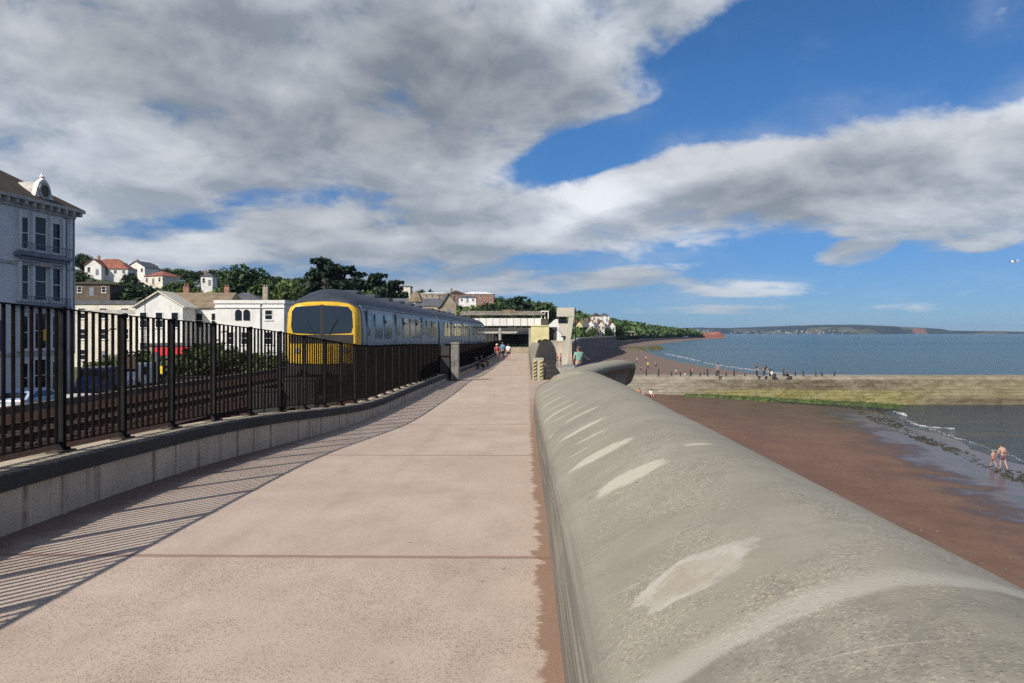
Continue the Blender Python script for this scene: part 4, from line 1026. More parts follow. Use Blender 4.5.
# turret-roofed house
tw = thing('turret_house', 'cream house with a pointed stone turret roof above the train', 'house', hh(416, 311, 215))
c = Vector(tw.location); mb = MB(); mb.lathe([(2.0, -3), (2.0, 2.5)], c, 8); mb.build('wall', M_WHITER, tw)
mb = MB(); mb.lathe([(2.5, 2.45), (2.3, 2.6), (.9, 4.9), (.12, 5.4)], c, 8); mb.build('roof', M_LTILE, tw)
mb = MB(); mb.loft([[(c.x - 8.2, c.y + y, c.z + z), (c.x + 9.5, c.y + y, c.z + z)] for y, z in ((-3, 1.2), (0, 3.4), (3, 1.2))], closed=False); mb.build('wing_roof', M_SLATE, tw)
mb = MB(); mb.ext(c.x - 8, c.x - 2.1, c.y - 2.8, c.y + 2.8, c.z - 3, c.z + 1.3); mb.ext(c.x + 2.1, c.x + 9.3, c.y - 2.8, c.y + 2.8, c.z - 3, c.z + 1.3); mb.build('wing_wall', M_TAN, tw)
for dx in (-1, 0, 1): win(tw, (c.x + dx * .75, c.y - 2.0 + abs(dx) * .2, c.z + .6), (1, 0, 0), .55, 1.3, (0, -1, 0))
house('gable_house', 'grey stone house with a sharp end gable just above the train roof', hh(447, 318, 190), 3.4, 9, 3.0, 2.6, .2, M_TAN, M_SLATE, cols=1, rowsn=1, gable=True, chim=0)
house('flats', 'tan flats with a bright curved pale roof on the hilltop', hh(436, 306, 400), 17, 9, 6.0, .9, 0, M_TAN, M_PALEROOF, cols=6, rowsn=2, chim=0, cat='flats')
house('flats', 'brick flats under a wide bright pale roof on the hilltop', hh(478, 304, 420), 17, 9, 5.0, 1.5, 0, M_BRICK, M_PALEROOF, cols=6, rowsn=2, chim=0, cat='flats')
house('hill_house', 'red brick house with brown roof between the two blocks of flats', hh(456, 305, 400), 7, 8, 5.5, 1.8, .3, M_BRICK, M_BRTILE, cols=3, rowsn=2, chim=1)
house('hill_house', 'white bungalow below the brick flats', hh(468, 303, 375), 8, 7, 2.4, 1.2, 0, M_WHITER, M_SLATE, cols=3, rowsn=1, chim=0)
house('hill_house', 'pale low house left of the turret roof below the flats', hh(446, 303, 345), 7, 7, 3, 1.4, 0, M_TAN, M_LTILE, cols=3, rowsn=1, chim=0)

# --- station: footbridge, canopies, yellow building
fb = thing('footbridge', 'long covered white station footbridge across the railway', 'footbridge', (PX(505, 128), 128, -1))
d = 128; x0, x1 = PX(466, d), PX(541, d)
mb = MB(); mb.ext(x0, x1, d - 1.1, d + 1.1, PZ(327, d), PZ(326, d)); mb.build('deck', M_STEEL, fb)
mb = MB()
for k in range(11):
    a = lerp(x0, x1, k / 11); mb.ext(a + .03, lerp(x0, x1, (k + 1) / 11) - .03, d - 1.16, d - 1.11, PZ(325.8, d), PZ(318.3, d))
mb.build('side_panel', M_WHITER, fb)
mb = MB(); mb.ext(x0, x1, d + 1.1, d + 1.15, PZ(325.8, d), PZ(318.3, d)); mb.build('far_panel', M_WHITER, fb)
mb = MB()
for k in range(12):
    a = lerp(x0 + .05, x1 - .05, k / 11); mb.ext(a - .05, a + .05, d - 1.1, d - 1.0, PZ(318.3, d), PZ(315.2, d))
mb.build('post', M_TRIM, fb)
mb = MB(); mb.loft([[(x0 - .8, d + y, z), (x1 + .6, d + y, z)] for y, z in ((-1.6, PZ(315.4, d)), (-1.5, PZ(313.6, d)), (0, PZ(311, d)), (1.5, PZ(313.6, d)), (1.6, PZ(315.4, d)), (0, PZ(314.6, d)))], closed=True, caps=False); mb.build('roof', mat('bridge_roof', (.36, .33, .27), .8, .2, .8), fb)
mb = MB(); xa, xb = PX(503, d), PX(514, d); mb.prism([(xa - .9, PZ(313.2, d)), (xb + .9, PZ(313.2, d)), (xb, PZ(310, d)), (xa, PZ(310, d))], 'y', d - 1.3, d + 1.3); mb.build('raised_ridge', M_LTILE, fb)
mb = MB(); xa, xb = PX(541.3, d), PX(548, d); mb.ext(xa, xb, d - 1.3, d + 1.3, PZ(325, d), PZ(319, d)); mb.build('stair_head', mat('dark_boards', (.06, .055, .05), .8, .3, 1), fb)
mb = MB()
for q in (xa, (xa + xb) / 2, xb): mb.ext(q - .07, q + .07, d - 1.3, d - 1.15, PZ(319, d), PZ(312, d))
mb.ext(xa - .1, xb + .1, d - 1.4, d + 1.4, PZ(312, d), PZ(311, d)); mb.build('stair_frame', M_WHITER, fb)
for px in (472, 500, 530):
    mb = MB(); mb.ext(PX(px, d) - .2, PX(px, d) + .2, d - .9, d + .9, -1.0, PZ(327.1, d)); mb.build('pier', M_CONC, fb)
stn = thing('station_building', 'pale yellow station block with an arched doorway under the footbridge', 'building', at(539.5, 122, -1.2))
c = Vector(stn.location); mb = MB(); mb.ext(c.x - 1.25, c.x + 1.45, c.y, c.y + 8, -1.3, PZ(326.5, 122)); mb.build('wall', M_YELR, stn)
mb = MB(); mb.ext(c.x - 1.35, c.x + 1.55, c.y - .1, c.y + 8.1, PZ(326.4, 122), PZ(325.2, 122)); mb.build('parapet', M_YELR, stn)
mb = MB(); pts = [(-.4, 0), (.4, 0), (.4, 1.0)] + [(.4 * math.cos(a * math.pi / 6), 1.0 + .4 * math.sin(a * math.pi / 6)) for a in range(1, 6)] + [(-.4, 1.0)]
mb.loft([[(c.x + .1 + x, c.y + o, -.75 + z) for x, z in pts] for o in (-.03, -.003)]); mb.build('arched_doorway', M_PANE, stn)
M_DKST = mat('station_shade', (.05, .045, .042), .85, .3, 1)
cn = thing('platform_canopy', 'long dark station canopy beneath the footbridge', 'canopy', at(500, 140, -1.2))
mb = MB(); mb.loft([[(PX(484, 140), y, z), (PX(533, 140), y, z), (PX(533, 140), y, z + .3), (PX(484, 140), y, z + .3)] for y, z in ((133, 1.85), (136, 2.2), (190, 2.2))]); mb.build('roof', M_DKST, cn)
mb = MB(); mb.ext(PX(484, 140), PX(533, 140), 132.9, 133, 1.45, 1.9); mb.build('valance', mat('dirty_white', (.42, .41, .38), .8, .2, 2), cn)
for px in (486, 496, 507, 518, 530):
    for y in (134, 146, 158):
        mb = MB(); mb.tube([(PX(px, 140), y, -1.2), (PX(px, 140), y, 1.9)], .1, 6); mb.build('column', M_TBLACK, cn)
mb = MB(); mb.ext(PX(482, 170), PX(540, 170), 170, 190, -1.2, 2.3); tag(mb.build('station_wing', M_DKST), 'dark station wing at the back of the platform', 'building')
mb = MB(); mb.ext(PX(506, 112), PX(531, 112), 112, 112.25, -1.3, -.35); mb.ext(PX(531, 112) - .25, PX(531, 112), 112.25, 122, -1.3, -.35)
tag(mb.build('platform_wall', M_TAN), 'low stone wall at the foot of the station stairs', 'wall')
mb = MB(); mb.ext(PX(549, 122), PX(557, 122), 123, 140, -1.3, PZ(327, 122)); mb.prism([(PX(549, 122), PZ(327, 122)), (PX(557.5, 122), PZ(327, 122)), (PX(557.5, 122), PZ(331, 122)), ], 'y', 122.8, 123)
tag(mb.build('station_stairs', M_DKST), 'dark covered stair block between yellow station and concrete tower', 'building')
mb = MB(); xa = PX(549, 150); mb.prism([(PX(548, 150), PZ(326, 150)), (PX(563, 150), PZ(326, 150)), (PX(563, 150), PZ(320, 150)), (PX(556, 150), PZ(319, 150))], 'y', 150, 158); mb.ext(PX(548, 150), PX(563, 150), 150, 158, -1.2, PZ(326, 150))
tag(mb.build('white_shed', M_WHITER), 'white sloping-roofed shed behind the concrete tower', 'shed')

# --- concrete tower with the leaning prop
tr = thing('concrete_tower', 'pale concrete tower with a boxed head and a leaning prop by the beach', 'tower', at(566, 104, -2.2)); d = 104
M_TOW = mat('tower_concrete', (.47, .43, .35), .85, .1, .5)
mb = MB(); mb.ext(PX(557, d), PX(574, d), d - 1, d + 1.6, PZ(317, d), PZ(308, d)); mb.build('head', M_TOW, tr, bevel=.05)
mb = MB(); mb.ext(PX(558.5, d), PX(566.5, d), d - .7, d + 1.2, PZ(323.5, d), PZ(317.1, d)); mb.build('glazing', M_PANE, tr)
mb = MB(); mb.prism([(PX(559, d), PZ(330, d)), (PX(563, d), PZ(336, d)), (PX(569.5, d), PZ(336, d)), (PX(571, d), PZ(323.6, d)), (PX(560, d), PZ(323.6, d))], 'y', d - .8, d + 1.3); mb.build('body', M_TOW, tr)
mb = MB(); mb.prism([(PX(568.5, d), PZ(317.05, d)), (PX(573.5, d), PZ(317.05, d)), (PX(566.5, d), PZ(364, d)), (PX(561.5, d), PZ(364, d))], 'y', d - 1.0, d - .82); mb.prism([(PX(568.8, d), PZ(317.05, d)), (PX(573.2, d), PZ(317.05, d)), (PX(566.2, d), PZ(364, d)), (PX(561.8, d), PZ(364, d))], 'y', d - .82, d - .4); mb.build('leaning_prop', M_TOW, tr)
mb = MB(); mb.ext(PX(561.5, d), PX(570.5, d), d - .9, d + 1.4, PZ(337.2, d), PZ(336, d)); mb.build('collar', M_TBLACK, tr)
mb = MB(); mb.tube([(PX(575.5, 100), 100, -1.2), (PX(575.5, 100), 100, PZ(308, 100))], [.09, .05], 6); lp = tag(mb.build('mast', M_STEEL), 'slim grey mast just beside the concrete tower head', 'mast')

# --- sunlit ramp wall and the dark curved wall beyond
mb = MB(); d = 116; mb.ext(PX(548, d), PX(572, d), d, d + .8, -6.5, PZ(342, d)); mb.ext(PX(547.5, d), PX(572.5, d), d - .06, d + .86, PZ(342, d), PZ(340.6, d))
tag(mb.build('ramp_wall', mat('sunlit_wall', (.46, .38, .30), .88, .15, .8, streak=.2), bevel=.03), 'sunlit tan wall at the head of the beach behind the tall wave wall', 'wall')
M_DARKW = mat('dark_masonry', (.14, .12, .115), .88, .3, .35, .3, 8, local=False, streak=.3)
cw = thing('railway_sea_wall', 'long dark masonry sea wall curving along the far beach', 'sea wall', (10, 190, -1))
yy = [117 + 8 * i for i in range(36)] + [420, 470, 530, 583, 640, 700, 800, 900, 1000, 1120, 1250]
def wx(y): return interp(y, [(117, 6.4), (150, 9.0), (190, 12), (212, 14.5), (260, 23.5), (300, 31), (336, 37), (380, 42), (467, 50), (583, 72), (800, 122), (1000, 182), (1250, 270)])
def wt(y): return interp(y, [(117, 0), (330, 0), (420, -2.6), (583, -4.2), (1250, -4.8)])
mb = MB(); mb.loft([[(wx(y) + .9, y, -7.4), (wx(y) + .35, y, wt(y) - 1.5), (wx(y) + .12, y, wt(y)), (wx(y) - .9, y, wt(y)), (wx(y) - .9, y, -5)] for y in yy]); mb.build('wall_face', M_DARKW, cw)
mb = MB(); mb.loft([[(wx(y) + .3, y, wt(y) + .003), (wx(y) + .3, y, wt(y) + .45), (wx(y) - .5, y, wt(y) + .45), (wx(y) - .5, y, wt(y) + .003)] for y in yy]); mb.build('coping', M_CONC, cw)
mb = MB(); mb.loft([[(wx(y) - .4, y, wt(y) - .5), (wx(y) - 12, y, max(wt(y) - .6, -2.8) if y < 420 else wt(y) - .6), (wx(y) - 60, y, -.7)] for y in yy], closed=False); struct(mb.build('terrace_ground', M_LAND))
# row of houses above the far wall
rr = random.Random(4)
far = [(578, 322, 5.5, 'pale yellow narrow house', M_YELR), (584, 323, 6, 'cream house with a dark roof', M_CREAM), (589.5, 321, 5.5, 'white gabled house', M_WHITER), (595, 323, 5.5, 'tan stone house', M_TAN), (600, 321.5, 5.5, 'cream gabled house', M_CREAM), (605.5, 324, 5.5, 'grey rendered house', M_STONET), (611, 322.5, 5, 'white end house', M_WHITER)]
for i, (px, py, w, lab, wm) in enumerate(far):
    d = 395 + i * 9
    where = ('nearest the concrete tower', 'second from the concrete tower', 'third along the row', 'in the middle of the row', 'past the middle of the row', 'last but one in the row', 'closing the row by the woods')[i]
    house('row_house', lab + ' above the dark curved wall, ' + where, (PX(px, d), d, -.6), w * .5 + 1.0, 8, PZ(py + 4, d) + .6, 2.6, .05, wm, M_SLATE if i % 2 else M_BRTILE, cols=2, rowsn=2, gable=i % 2 == 0, chim=1, group='houses above the far sea wall')
house('hill_house', 'white house standing higher behind the row above the far wall', hh(604, 322, 520), 6, 7, 4.0, 2, 0, M_WHITER, M_SLATE, cols=2, rowsn=2, chim=0)
house('hill_house', 'cream house higher still at the edge of the far woods', hh(596, 322, 500), 6, 7, 3.6, 2, 0, M_CREAM, M_BRTILE, cols=2, rowsn=1, chim=0)
sh = thing('beach_shelter', 'small flat-roofed pale shelter below the far woods', 'shelter', (PX(629, 640), 640, -.6)); c = Vector(sh.location)
mb = MB(); mb.ext(c.x - 4.5, c.x + 4.5, 636, 644, 2.3, 3.0); mb.build('roof', M_CONC, sh)
for q in (-4.2, -1.4, 1.4, 4.2):
    mb = MB(); mb.ext(c.x + q - .2, c.x + q + .2, 637, 637.4, -.6, 2.297); mb.build('pillar', M_CONC, sh)
mb = MB(); mb.ext(c.x - 4.3, c.x + 4.3, 643, 643.4, -.6, 2.297); mb.build('back_wall', M_CONC, sh)
# Red stack of rock at the far headland, and the far coast
def mat_cliff():
    m, t, b = newmat('red_cliff'); p = world_pos(t); x, y, z = t.sep(p)
    n = t.noise(t.mapping(p, sc=(.06, .06, .35)), 1.0, 5, .65)
    col = t.mix(t.mr(n, .3, .7), (.16, .055, .038), (.30, .11, .075))
    nz = t.sep(t.new('ShaderNodeNewGeometry').outputs['Normal'])[2]
    col = t.mix(t.mr(nz, .6, .85), col, (.07, .085, .03))
    t.put(b.inputs['Base Color'], col); b.inputs['Roughness'].default_value = .95; t.put(b.inputs['Normal'], t.bump(n, .8, 2)); return m
M_CLIFF = mat_cliff()
r = random.Random(2); d = 1400; rings = []
for i in range(24):
    t = i / 23; px = lerp(689, 722.5, t); x = PX(px, d); top = interp(px, [(689, 2), (693, 7), (699, 10.5), (706, 9.5), (714, 10.5), (720, 9.5), (722.5, 5)]) * r.uniform(.85, 1.1)
    rings.append([(x, d - 14, SEA - 1), (x + r.uniform(-1, 1), d - 11, SEA + top * .6), (x, d - 8, SEA + top), (x, d + 12, SEA + top * .9), (x, d + 26, SEA - 1)])
mb = MB(); mb.loft(rings); tag(mb.build('rock_stack', M_CLIFF), 'flat-topped red rock standing in the sea off the headland', 'rock')
def mat_coast():
    m, t, b = newmat('far_coast'); p = world_pos(t); x, y, z = t.sep(p)
    n = t.noise(t.mapping(p, sc=(.0035, .003, .01)), 1.0, 5, .65); v = t.sep(t.voro(t.mapping(p, sc=(.004, .004, .012)), 1.0, 'Color'))
    col = t.mix(t.mr(n, .4, .6), (.008, .016, .012), (.022, .032, .018)); col = t.mix(t.mr(v[0], .75, .8, 0, .8), col, (.09, .085, .045))
    red = t.m('MULTIPLY', t.mr(x, 3470, 3520), t.mr(x, 3660, 3610)); low = t.mr(z, 62, 50)
    col = t.mix(t.m('MULTIPLY', red, t.m('MULTIPLY', low, t.mr(n, .3, .45, .5, 1))), col, (.17, .085, .05))
    town = t.m('MULTIPLY', t.mr(x, 2900, 2500), t.mr(z, 42, 22)); pk = t.sep(t.voro(t.mapping(p, sc=(.05, .05, .12)), 1.0, 'Color'))
    col = t.mix(t.m('MULTIPLY', town, t.mr(pk[0], .80, .86, 0, .7)), col, (.34, .32, .30))
    t.put(b.inputs['Base Color'], col); b.inputs['Roughness'].default_value = .95; return m
SKY = [(440, 331), (560, 330), (640, 330), (690, 328), (720, 327.2), (760, 327), (800, 325.6), (840, 324.8), (870, 324), (905, 323.6), (925, 325), (942, 326), (950, 327.5), (957, 331), (975, 331), (1000, 330.6), (1060, 331.3), (1200, 331.8), (1260, 333)]
rows = []; r = random.Random(8)
for i in range(165):
    px = 440 + 5 * i; d = 7000 + 260 * math.sin(i * .21); z = PZ(interp(px, SKY), 7000) + r.uniform(-3, 3)
    rows.append([(PX(px, d), d, SEA - 2), (PX(px, d), d + 60, SEA + (z - SEA) * (.62 + .1 * r.random())), (PX(px, d), d + 420, SEA + (z - SEA) * .85), (PX(px, d), d + 900, z), (PX(px, d), d + 2600, z * .9), (PX(px, d), d + 4200, SEA - 2)])
mb = MB(); mb.loft(rows, closed=False); struct(mb.build('headland', mat_coast(), smooth=True))
# ------------------------------------------------------------------ trees and bushes
def leafmat(name, c, var=.45):
    m, t, b = newmat(name)
    g = t.new('ShaderNodeNewGeometry').outputs['Random Per Island']
    oi = t.new('ShaderNodeObjectInfo').outputs['Random']
    k = t.m('MULTIPLY', t.mr(g, 0, 1, 1 - var, 1 + var, False), t.mr(oi, 0, 1, .7, 1.25, False))
    cl = t.noise(obj_pos(t), .35, 3, .6)
    k = t.m('MULTIPLY', k, t.mr(cl, .35, .65, .7, 1.3))
    v = t.vm('SCALE', c); t.l.new(k, v.node.inputs['Scale'])
    t.put(b.inputs['Base Color'], v); b.inputs['Roughness'].default_value = .7; b.inputs['Specular IOR Level'].default_value = .25
    return m
M_BARK = mat('bark', (.06, .045, .035), .95, .3, 3, .5, 12)
L_DARK = leafmat('dark_leaf', (.030, .054, .018)); L_MID = leafmat('mid_leaf', (.055, .090, .027)); L_LIGHT = leafmat('light_leaf', (.085, .115, .034)); L_PINE = leafmat('pine_leaf', (.020, .038, .018))
def leaf(mb, p, s, r, flat=.0):
    n = Vector((r.gauss(0, 1), r.gauss(0, 1), r.gauss(0, 1) + flat)).normalized()
    a = n.orthogonal().normalized(); b = n.cross(a); th = r.uniform(0, 6.28); a, b = a * math.cos(th) + b * math.sin(th), b * math.cos(th) - a * math.sin(th)
    mb.add([p + a * s, p + b * s * .6, p - a * s, p - b * s * .6], [(0, 1, 2, 3)])
def crown(clumps, n, s, seed, flat=0.0):
    r = random.Random(seed); mb = MB(); tot = sum(c[3] * c[4] for c in clumps)
    for (cx, cy, cz, rx, rz) in clumps:
        for i in range(int(n * rx * rz / tot)):
            d = Vector((r.gauss(0, 1), r.gauss(0, 1), r.gauss(0, 1))).normalized(); q = r.random() ** .45 * r.uniform(.85, 1.12)
            leaf(mb, Vector((cx + d.x * rx * q, cy + d.y * rx * q, cz + d.z * rz * q)), s * r.uniform(.6, 1.3), r, flat)
    return mb
def make_tree(name, label, kind, seed, leafm, n=1600, group=None):
    """unit-ish trees about 10 m tall with their foot at the origin"""
    r = random.Random(seed); t = thing(name, label, 'tree', (0, 0, 0), 0, group); tk = MB(); cl = []
    if kind == 'round':
        tk.tube([(0, 0, -.5), (.1, 0, 2), (.05, .1, 4.5), (0, 0, 7)], [.45, .34, .24, .08], 8)
        for k in range(11):
            a = k * 2.4; rad = r.uniform(1.4, 3.3); z = r.uniform(3.6, 8.0); rad *= (1.0 if z < 6.5 else .6)
            p = (math.cos(a) * rad, math.sin(a) * rad, z); cl.append((*p, r.uniform(1.5, 2.3), r.uniform(1.2, 1.8)))
            tk.tube([(0, 0, 2 + .2 * k), (p[0] * .6, p[1] * .6, z - .9), p], [.14, .08, .03], 5)
        cl.append((0, 0, 8.4, 1.7, 1.4)); cl.append((0, 0, 5.5, 2.6, 2.4))
    elif kind == 'tall':
        tk.tube([(0, 0, -.5), (0, .1, 4), (.1, 0, 8.5)], [.4, .28, .06], 8)
        for k in range(12):
            z = 2.4 + k * .62; rr = 2.1 * math.sin(math.pi * min(1, (k + 2.5) / 14.5)) ** .8; a = k * 2.1
            p = (math.cos(a) * rr * .5, math.sin(a) * rr * .5, z); cl.append((*p, rr * r.uniform(.6, .9), r.uniform(.9, 1.3)))
            tk.tube([(0, 0, z - 1), p], [.1, .03], 5)
    elif kind == 'pine':     # flat-tiered seaside pine with gaps
        tk.tube([(0, 0, -.5), (.2, 0, 3), (0, .15, 6), (.15, 0, 9.2)], [.5, .38, .25, .08], 8)
        for k in range(15):
            z = 3.4 + k * .43; a = k * 2.4 + r.uniform(-.3, .3); rad = r.uniform(1.6, 3.6) * (1 if z < 7.5 else .6)
            p = (math.cos(a) * rad, math.sin(a) * rad, z + .3); cl.append((*p, r.uniform(.9, 1.6), r.uniform(.35, .6)))
            tk.tube([(0, 0, z - .7), (p[0] * .5, p[1] * .5, z - .3), p], [.13, .08, .03], 5)
        cl.append((.15, 0, 9.5, 1.2, .6))
    elif kind == 'bush':
        for k in range(6):
            a = k * 1.05; p = (math.cos(a) * 1.1, math.sin(a) * 1.1, r.uniform(.7, 1.6)); cl.append((*p, r.uniform(.8, 1.2), r.uniform(.6, 1.0))); tk.tube([(0, 0, -.3), p], [.07, .02], 4)
        cl.append((0, 0, 1.5, 1.2, 1.1))
    tk.build('trunk', M_BARK, t)
    crown(cl, n, .42 if kind != 'bush' else .2, seed, .6 if kind == 'pine' else .2).build('crown', leafm, t)
    return t
G = 'trees scattered over the hillside'
protos = {
 'round_dark': make_tree('broadleaf_tree', 'dark round-crowned broadleaf tree on the hillside', 'round', 1, L_DARK, 1500, G),
 'round_mid': make_tree('broadleaf_tree', 'mid green round-crowned broadleaf tree on the hillside', 'round', 2, L_MID, 1500, G),
 'round_light': make_tree('broadleaf_tree', 'lighter green round-crowned tree on the hillside', 'round', 3, L_LIGHT, 1500, G),
 'tall': make_tree('broadleaf_tree', 'narrow upright dark tree on the hillside', 'tall', 4, L_DARK, 1200, G),
 'pine': make_tree('pine_tree', 'dark flat-tiered pine on the hillside', 'pine', 5, L_PINE, 1500, G),
 'bush': make_tree('bush', 'rounded green bush by the road behind the railway', 'bush', 6, L_MID, 700, 'bushes behind the railway'),
}
used = set()
def plant(kind, loc, h, rz, label=None, wide=1.0, group=None):
    base = {'bush': 2.6}.get(kind, 10.0); s = h / base
    o = protos[kind]
    if kind not in used:
        used.add(kind); o.location = loc; o.rotation_euler = (0, 0, rz); o.scale = (s * wide, s * wide, s)
        if label: o['label'] = label
        if group: o['group'] = group
        return o
    return copy_thing(o, loc, rz, label, (s * wide, s * wide, s), group)
def feature(kind, px, py_top, d, label, wide=1.0, name=None, sink=0.0):
    x = PX(px, d); z0 = hill_z(x, d) - .3; h = PZ(py_top, d) - z0
    c = copy_thing(protos[kind], (x, d, z0), px * .7, label, (h / 10 * wide, h / 10 * wide, h / 10))
    if 'group' in c: del c['group']
    return c
# the trees that stand out on the skyline
feature('round_dark', 240, 262, 235, 'big dark dome-shaped tree on the skyline above the white villa', 1.25)
feature('round_dark', 258, 266, 245, 'dark tree merging with the big dome tree on its seaward side', 1.15)
feature('round_mid', 266, 277, 205, 'lighter green tree below and beside the big dome tree', 1.0)
feature('pine', 326, 260, 210, 'tall dark spreading pine behind the train cab', 1.05)
feature('pine', 345, 268, 225, 'dark pine beside the tallest pine, its crown lower', 1.2)
feature('round_dark', 305, 275, 215, 'dark broad tree left of the tall pines behind the train', 1.0)
feature('round_light', 288, 278, 200, 'pale green tree between the dome tree and the train', .9)
feature('pine', 375, 274, 225, 'layered pine standing alone above the train roof', .95)
feature('pine', 393, 281, 235, 'smaller flat-topped pine with open crown above the train roof', 1.0)
feature('round_mid', 365, 288, 190, 'low green tree under the layered pine', 1.0)
feature('tall', 84, 258, 300, 'dark tree on the skyline next to the hotel corner', 1.6)
feature('round_dark', 128, 279, 205, 'large dark tree mass below the red-roofed house', 1.6)
feature('round_dark', 140, 283, 190, 'dark bushy tree just left of the pediment gable', 1.5)
feature('round_mid', 538, 299, 330, 'rounded green tree standing behind the footbridge', 1.3)
feature('round_dark', 551, 305, 340, 'dark rounded tree behind the concrete tower', 1.2)
feature('pine', 518, 297, 320, 'dark reddish ragged pine above the footbridge', 1.0)
r = random.Random(21)
SKYL = [(70, 255), (85, 256), (100, 261), (125, 263), (150, 264), (175, 268), (200, 269), (225, 268), (275, 275), (300, 276), (318, 277), (352, 276), (380, 284), (410, 291), (425, 288), (432, 289), (445, 293), (470, 292), (492, 294), (505, 296), (522, 298), (545, 300), (560, 306), (575, 314), (600, 320)]
px = 66.0
while px < 590:
    rd = interp(px, [(a, c) for a, b, c in RIDGE]) - r.uniform(-4, 10); z0 = hill_z(PX(px, rd), rd) - .5; top = PZ(interp(px, SKYL) + r.uniform(-1.0, 2.0), rd)
    hgt = max(3.5, min(13, top - z0)); k_ = r.choices(['round_dark', 'round_mid', 'tall'], [6, 2, 1])[0]
    plant(k_, (PX(px, rd), rd, z0), hgt, r.uniform(0, 6), wide=r.uniform(1.2, 1.7)); px += hgt * .62 * F / rd
houses_xy = [(o.location.x, o.location.y) for o in bpy.data.objects if o.parent is None and o.get('category') in ('house', 'flats')]
def clear(x, d, py):
    """keep trees from growing through houses or hiding the ones the photo shows"""
    for hx, hy in houses_xy:
        if hy < 130: continue
        ph = VX + F * hx / hy
        if abs(x - hx) < 10 and abs(d - hy) < 10: return False
        if abs((VX + F * x / d) - ph) < 11 + 900 / d and hy - 45 < d < hy: return False
    return True
n = 0; tries = 0
while n < 150 and tries < 4000:
    tries += 1
    px = r.uniform(-60, 600); rd = interp(px, [(a, c) for a, b, c in RIDGE]); fd = interp(px, FOOT)
    d = lerp(fd + 8, rd + 6, r.random() ** .8); x = PX(px, d)
    if px < 60 and r.random() < .7: continue
    if not clear(x, d, 0): continue
    kind = r.choices(['round_dark', 'round_mid', 'round_light', 'tall', 'pine'], [5, 4, 2, 1.5, .8])[0]
    h = r.uniform(4.5, 8.5) * (1.0 if px < 420 else .85)
    plant(kind, (x, d, hill_z(x, d) - .4), h, r.uniform(0, 6), wide=r.uniform(.95, 1.35)); n += 1
for (px, d, h) in [(200, 84, 3.2), (212, 86, 3.8), (222, 82, 3.4), (233, 84, 3.0), (246, 86, 2.6), (150, 80, 2.6), (172, 78, 2.4), (118, 78, 2.6), (104, 76, 2.2), (270, 88, 2.6), (283, 90, 2.4), (138, 84, 2.8), (186, 84, 2.6), (258, 80, 2.2)]:
    plant('bush', (PX(px, d), d, -2.85), h, px, wide=1.2)
for (px, py, d) in ((80, 270, 250), (92, 282, 235), (120, 284, 250), (131, 272, 262), (150, 284, 225), (172, 281, 250), (186, 279, 260), (178, 289, 215), (196, 286, 235), (222, 284, 235), (214, 294, 200), (101, 288, 225), (77, 284, 215), (110, 290, 200),
                    (460, 304, 300), (475, 304, 310), (488, 301, 320), (500, 300, 330), (440, 309, 250), (424, 304, 275), (432, 300, 300), (449, 306, 290), (468, 307, 260), (482, 306, 270), (495, 305, 280), (410, 302, 260), (399, 300, 250),
                    (574, 326, 380), (592, 327, 385), (608, 327, 430), (616, 323, 480)):
    x = PX(px, d); z0 = hill_z(x, d) - .4; plant(r.choice(['round_dark', 'round_mid', 'round_dark', 'round_light']), (x, d, z0), max(3.2, PZ(py, d) - z0), r.uniform(0, 6), wide=r.uniform(1.2, 1.6))
# wood on the farther headland, too far to tell its trees apart
def far_wood():
    rr = random.Random(5); mb = MB()
    for i in range(2600):
        px = rr.uniform(566, 700); rd = interp(px, [(a, c) for a, b, c in RIDGE]); fd = interp(px, FOOT)
        d = lerp(fd + 5, rd + 10, rr.random()); x = PX(px, d); s = rr.uniform(3.0, 6.0) * (1 if px < 640 else .85); z = hill_z(x, d) + s * .5
        m_ = 6
        for k in range(5):
            c = Vector((x + rr.gauss(0, s * .35), d + rr.gauss(0, s * .35), z + rr.uniform(-.2, .5) * s))
            leaf(mb, c, s * .75, rr, .5)
            leaf(mb, c + Vector((rr.gauss(0, s * .3), 0, s * .2)), s * .6, rr, .5)
    return struct(mb.build('woods', L_MID), 'stuff', 'dark green woods covering the far headland', 'wood')
far_wood()
# ------------------------------------------------------------------ people
DG = bpy.context.evaluated_depsgraph_get
def skin_mesh(name, joints, edges, root, material, parent, sub=1, extra=None):
    """grow one continuous skin over a skeleton: joints {key: (pos, radius)}"""
    keys = list(joints); me = bpy.data.meshes.new('skeleton'); me.from_pydata([joints[k][0] for k in keys], [(keys.index(a), keys.index(b)) for a, b in edges], [])
    o = bpy.data.objects.new('skeleton', me); C.objects.link(o)
    o.modifiers.new('skin', 'SKIN'); s = o.modifiers.new('sub', 'SUBSURF'); s.levels = sub; s.render_levels = sub
    for i, k in enumerate(keys):
        v = me.skin_vertices[0].data[i]; rr = joints[k][1]; v.radius = rr if isinstance(rr, tuple) else (rr, rr); v.use_root = (k == root)
    dg = DG(); dg.update(); m2 = bpy.data.meshes.new_from_object(o.evaluated_get(dg)); m2.name = name
    bpy.data.objects.remove(o); bpy.data.meshes.remove(me)
    if extra:
        bm = bmesh.new(); bm.from_mesh(m2)
        t = bpy.data.meshes.new('t'); t.from_pydata([tuple(v) for v in extra.v], [], extra.f); bm.from_mesh(t); bm.to_mesh(m2); bm.free(); bpy.data.meshes.remove(t)
    m2.materials.clear(); m2.materials.append(material)
    m2.polygons.foreach_set('use_smooth', [True] * len(m2.polygons))
    ob = bpy.data.objects.new(name, m2); C.objects.link(ob); ob.parent = parent; return ob
M_SKIN = mat('skin', (.42, .255, .19), .7, .1, 4)
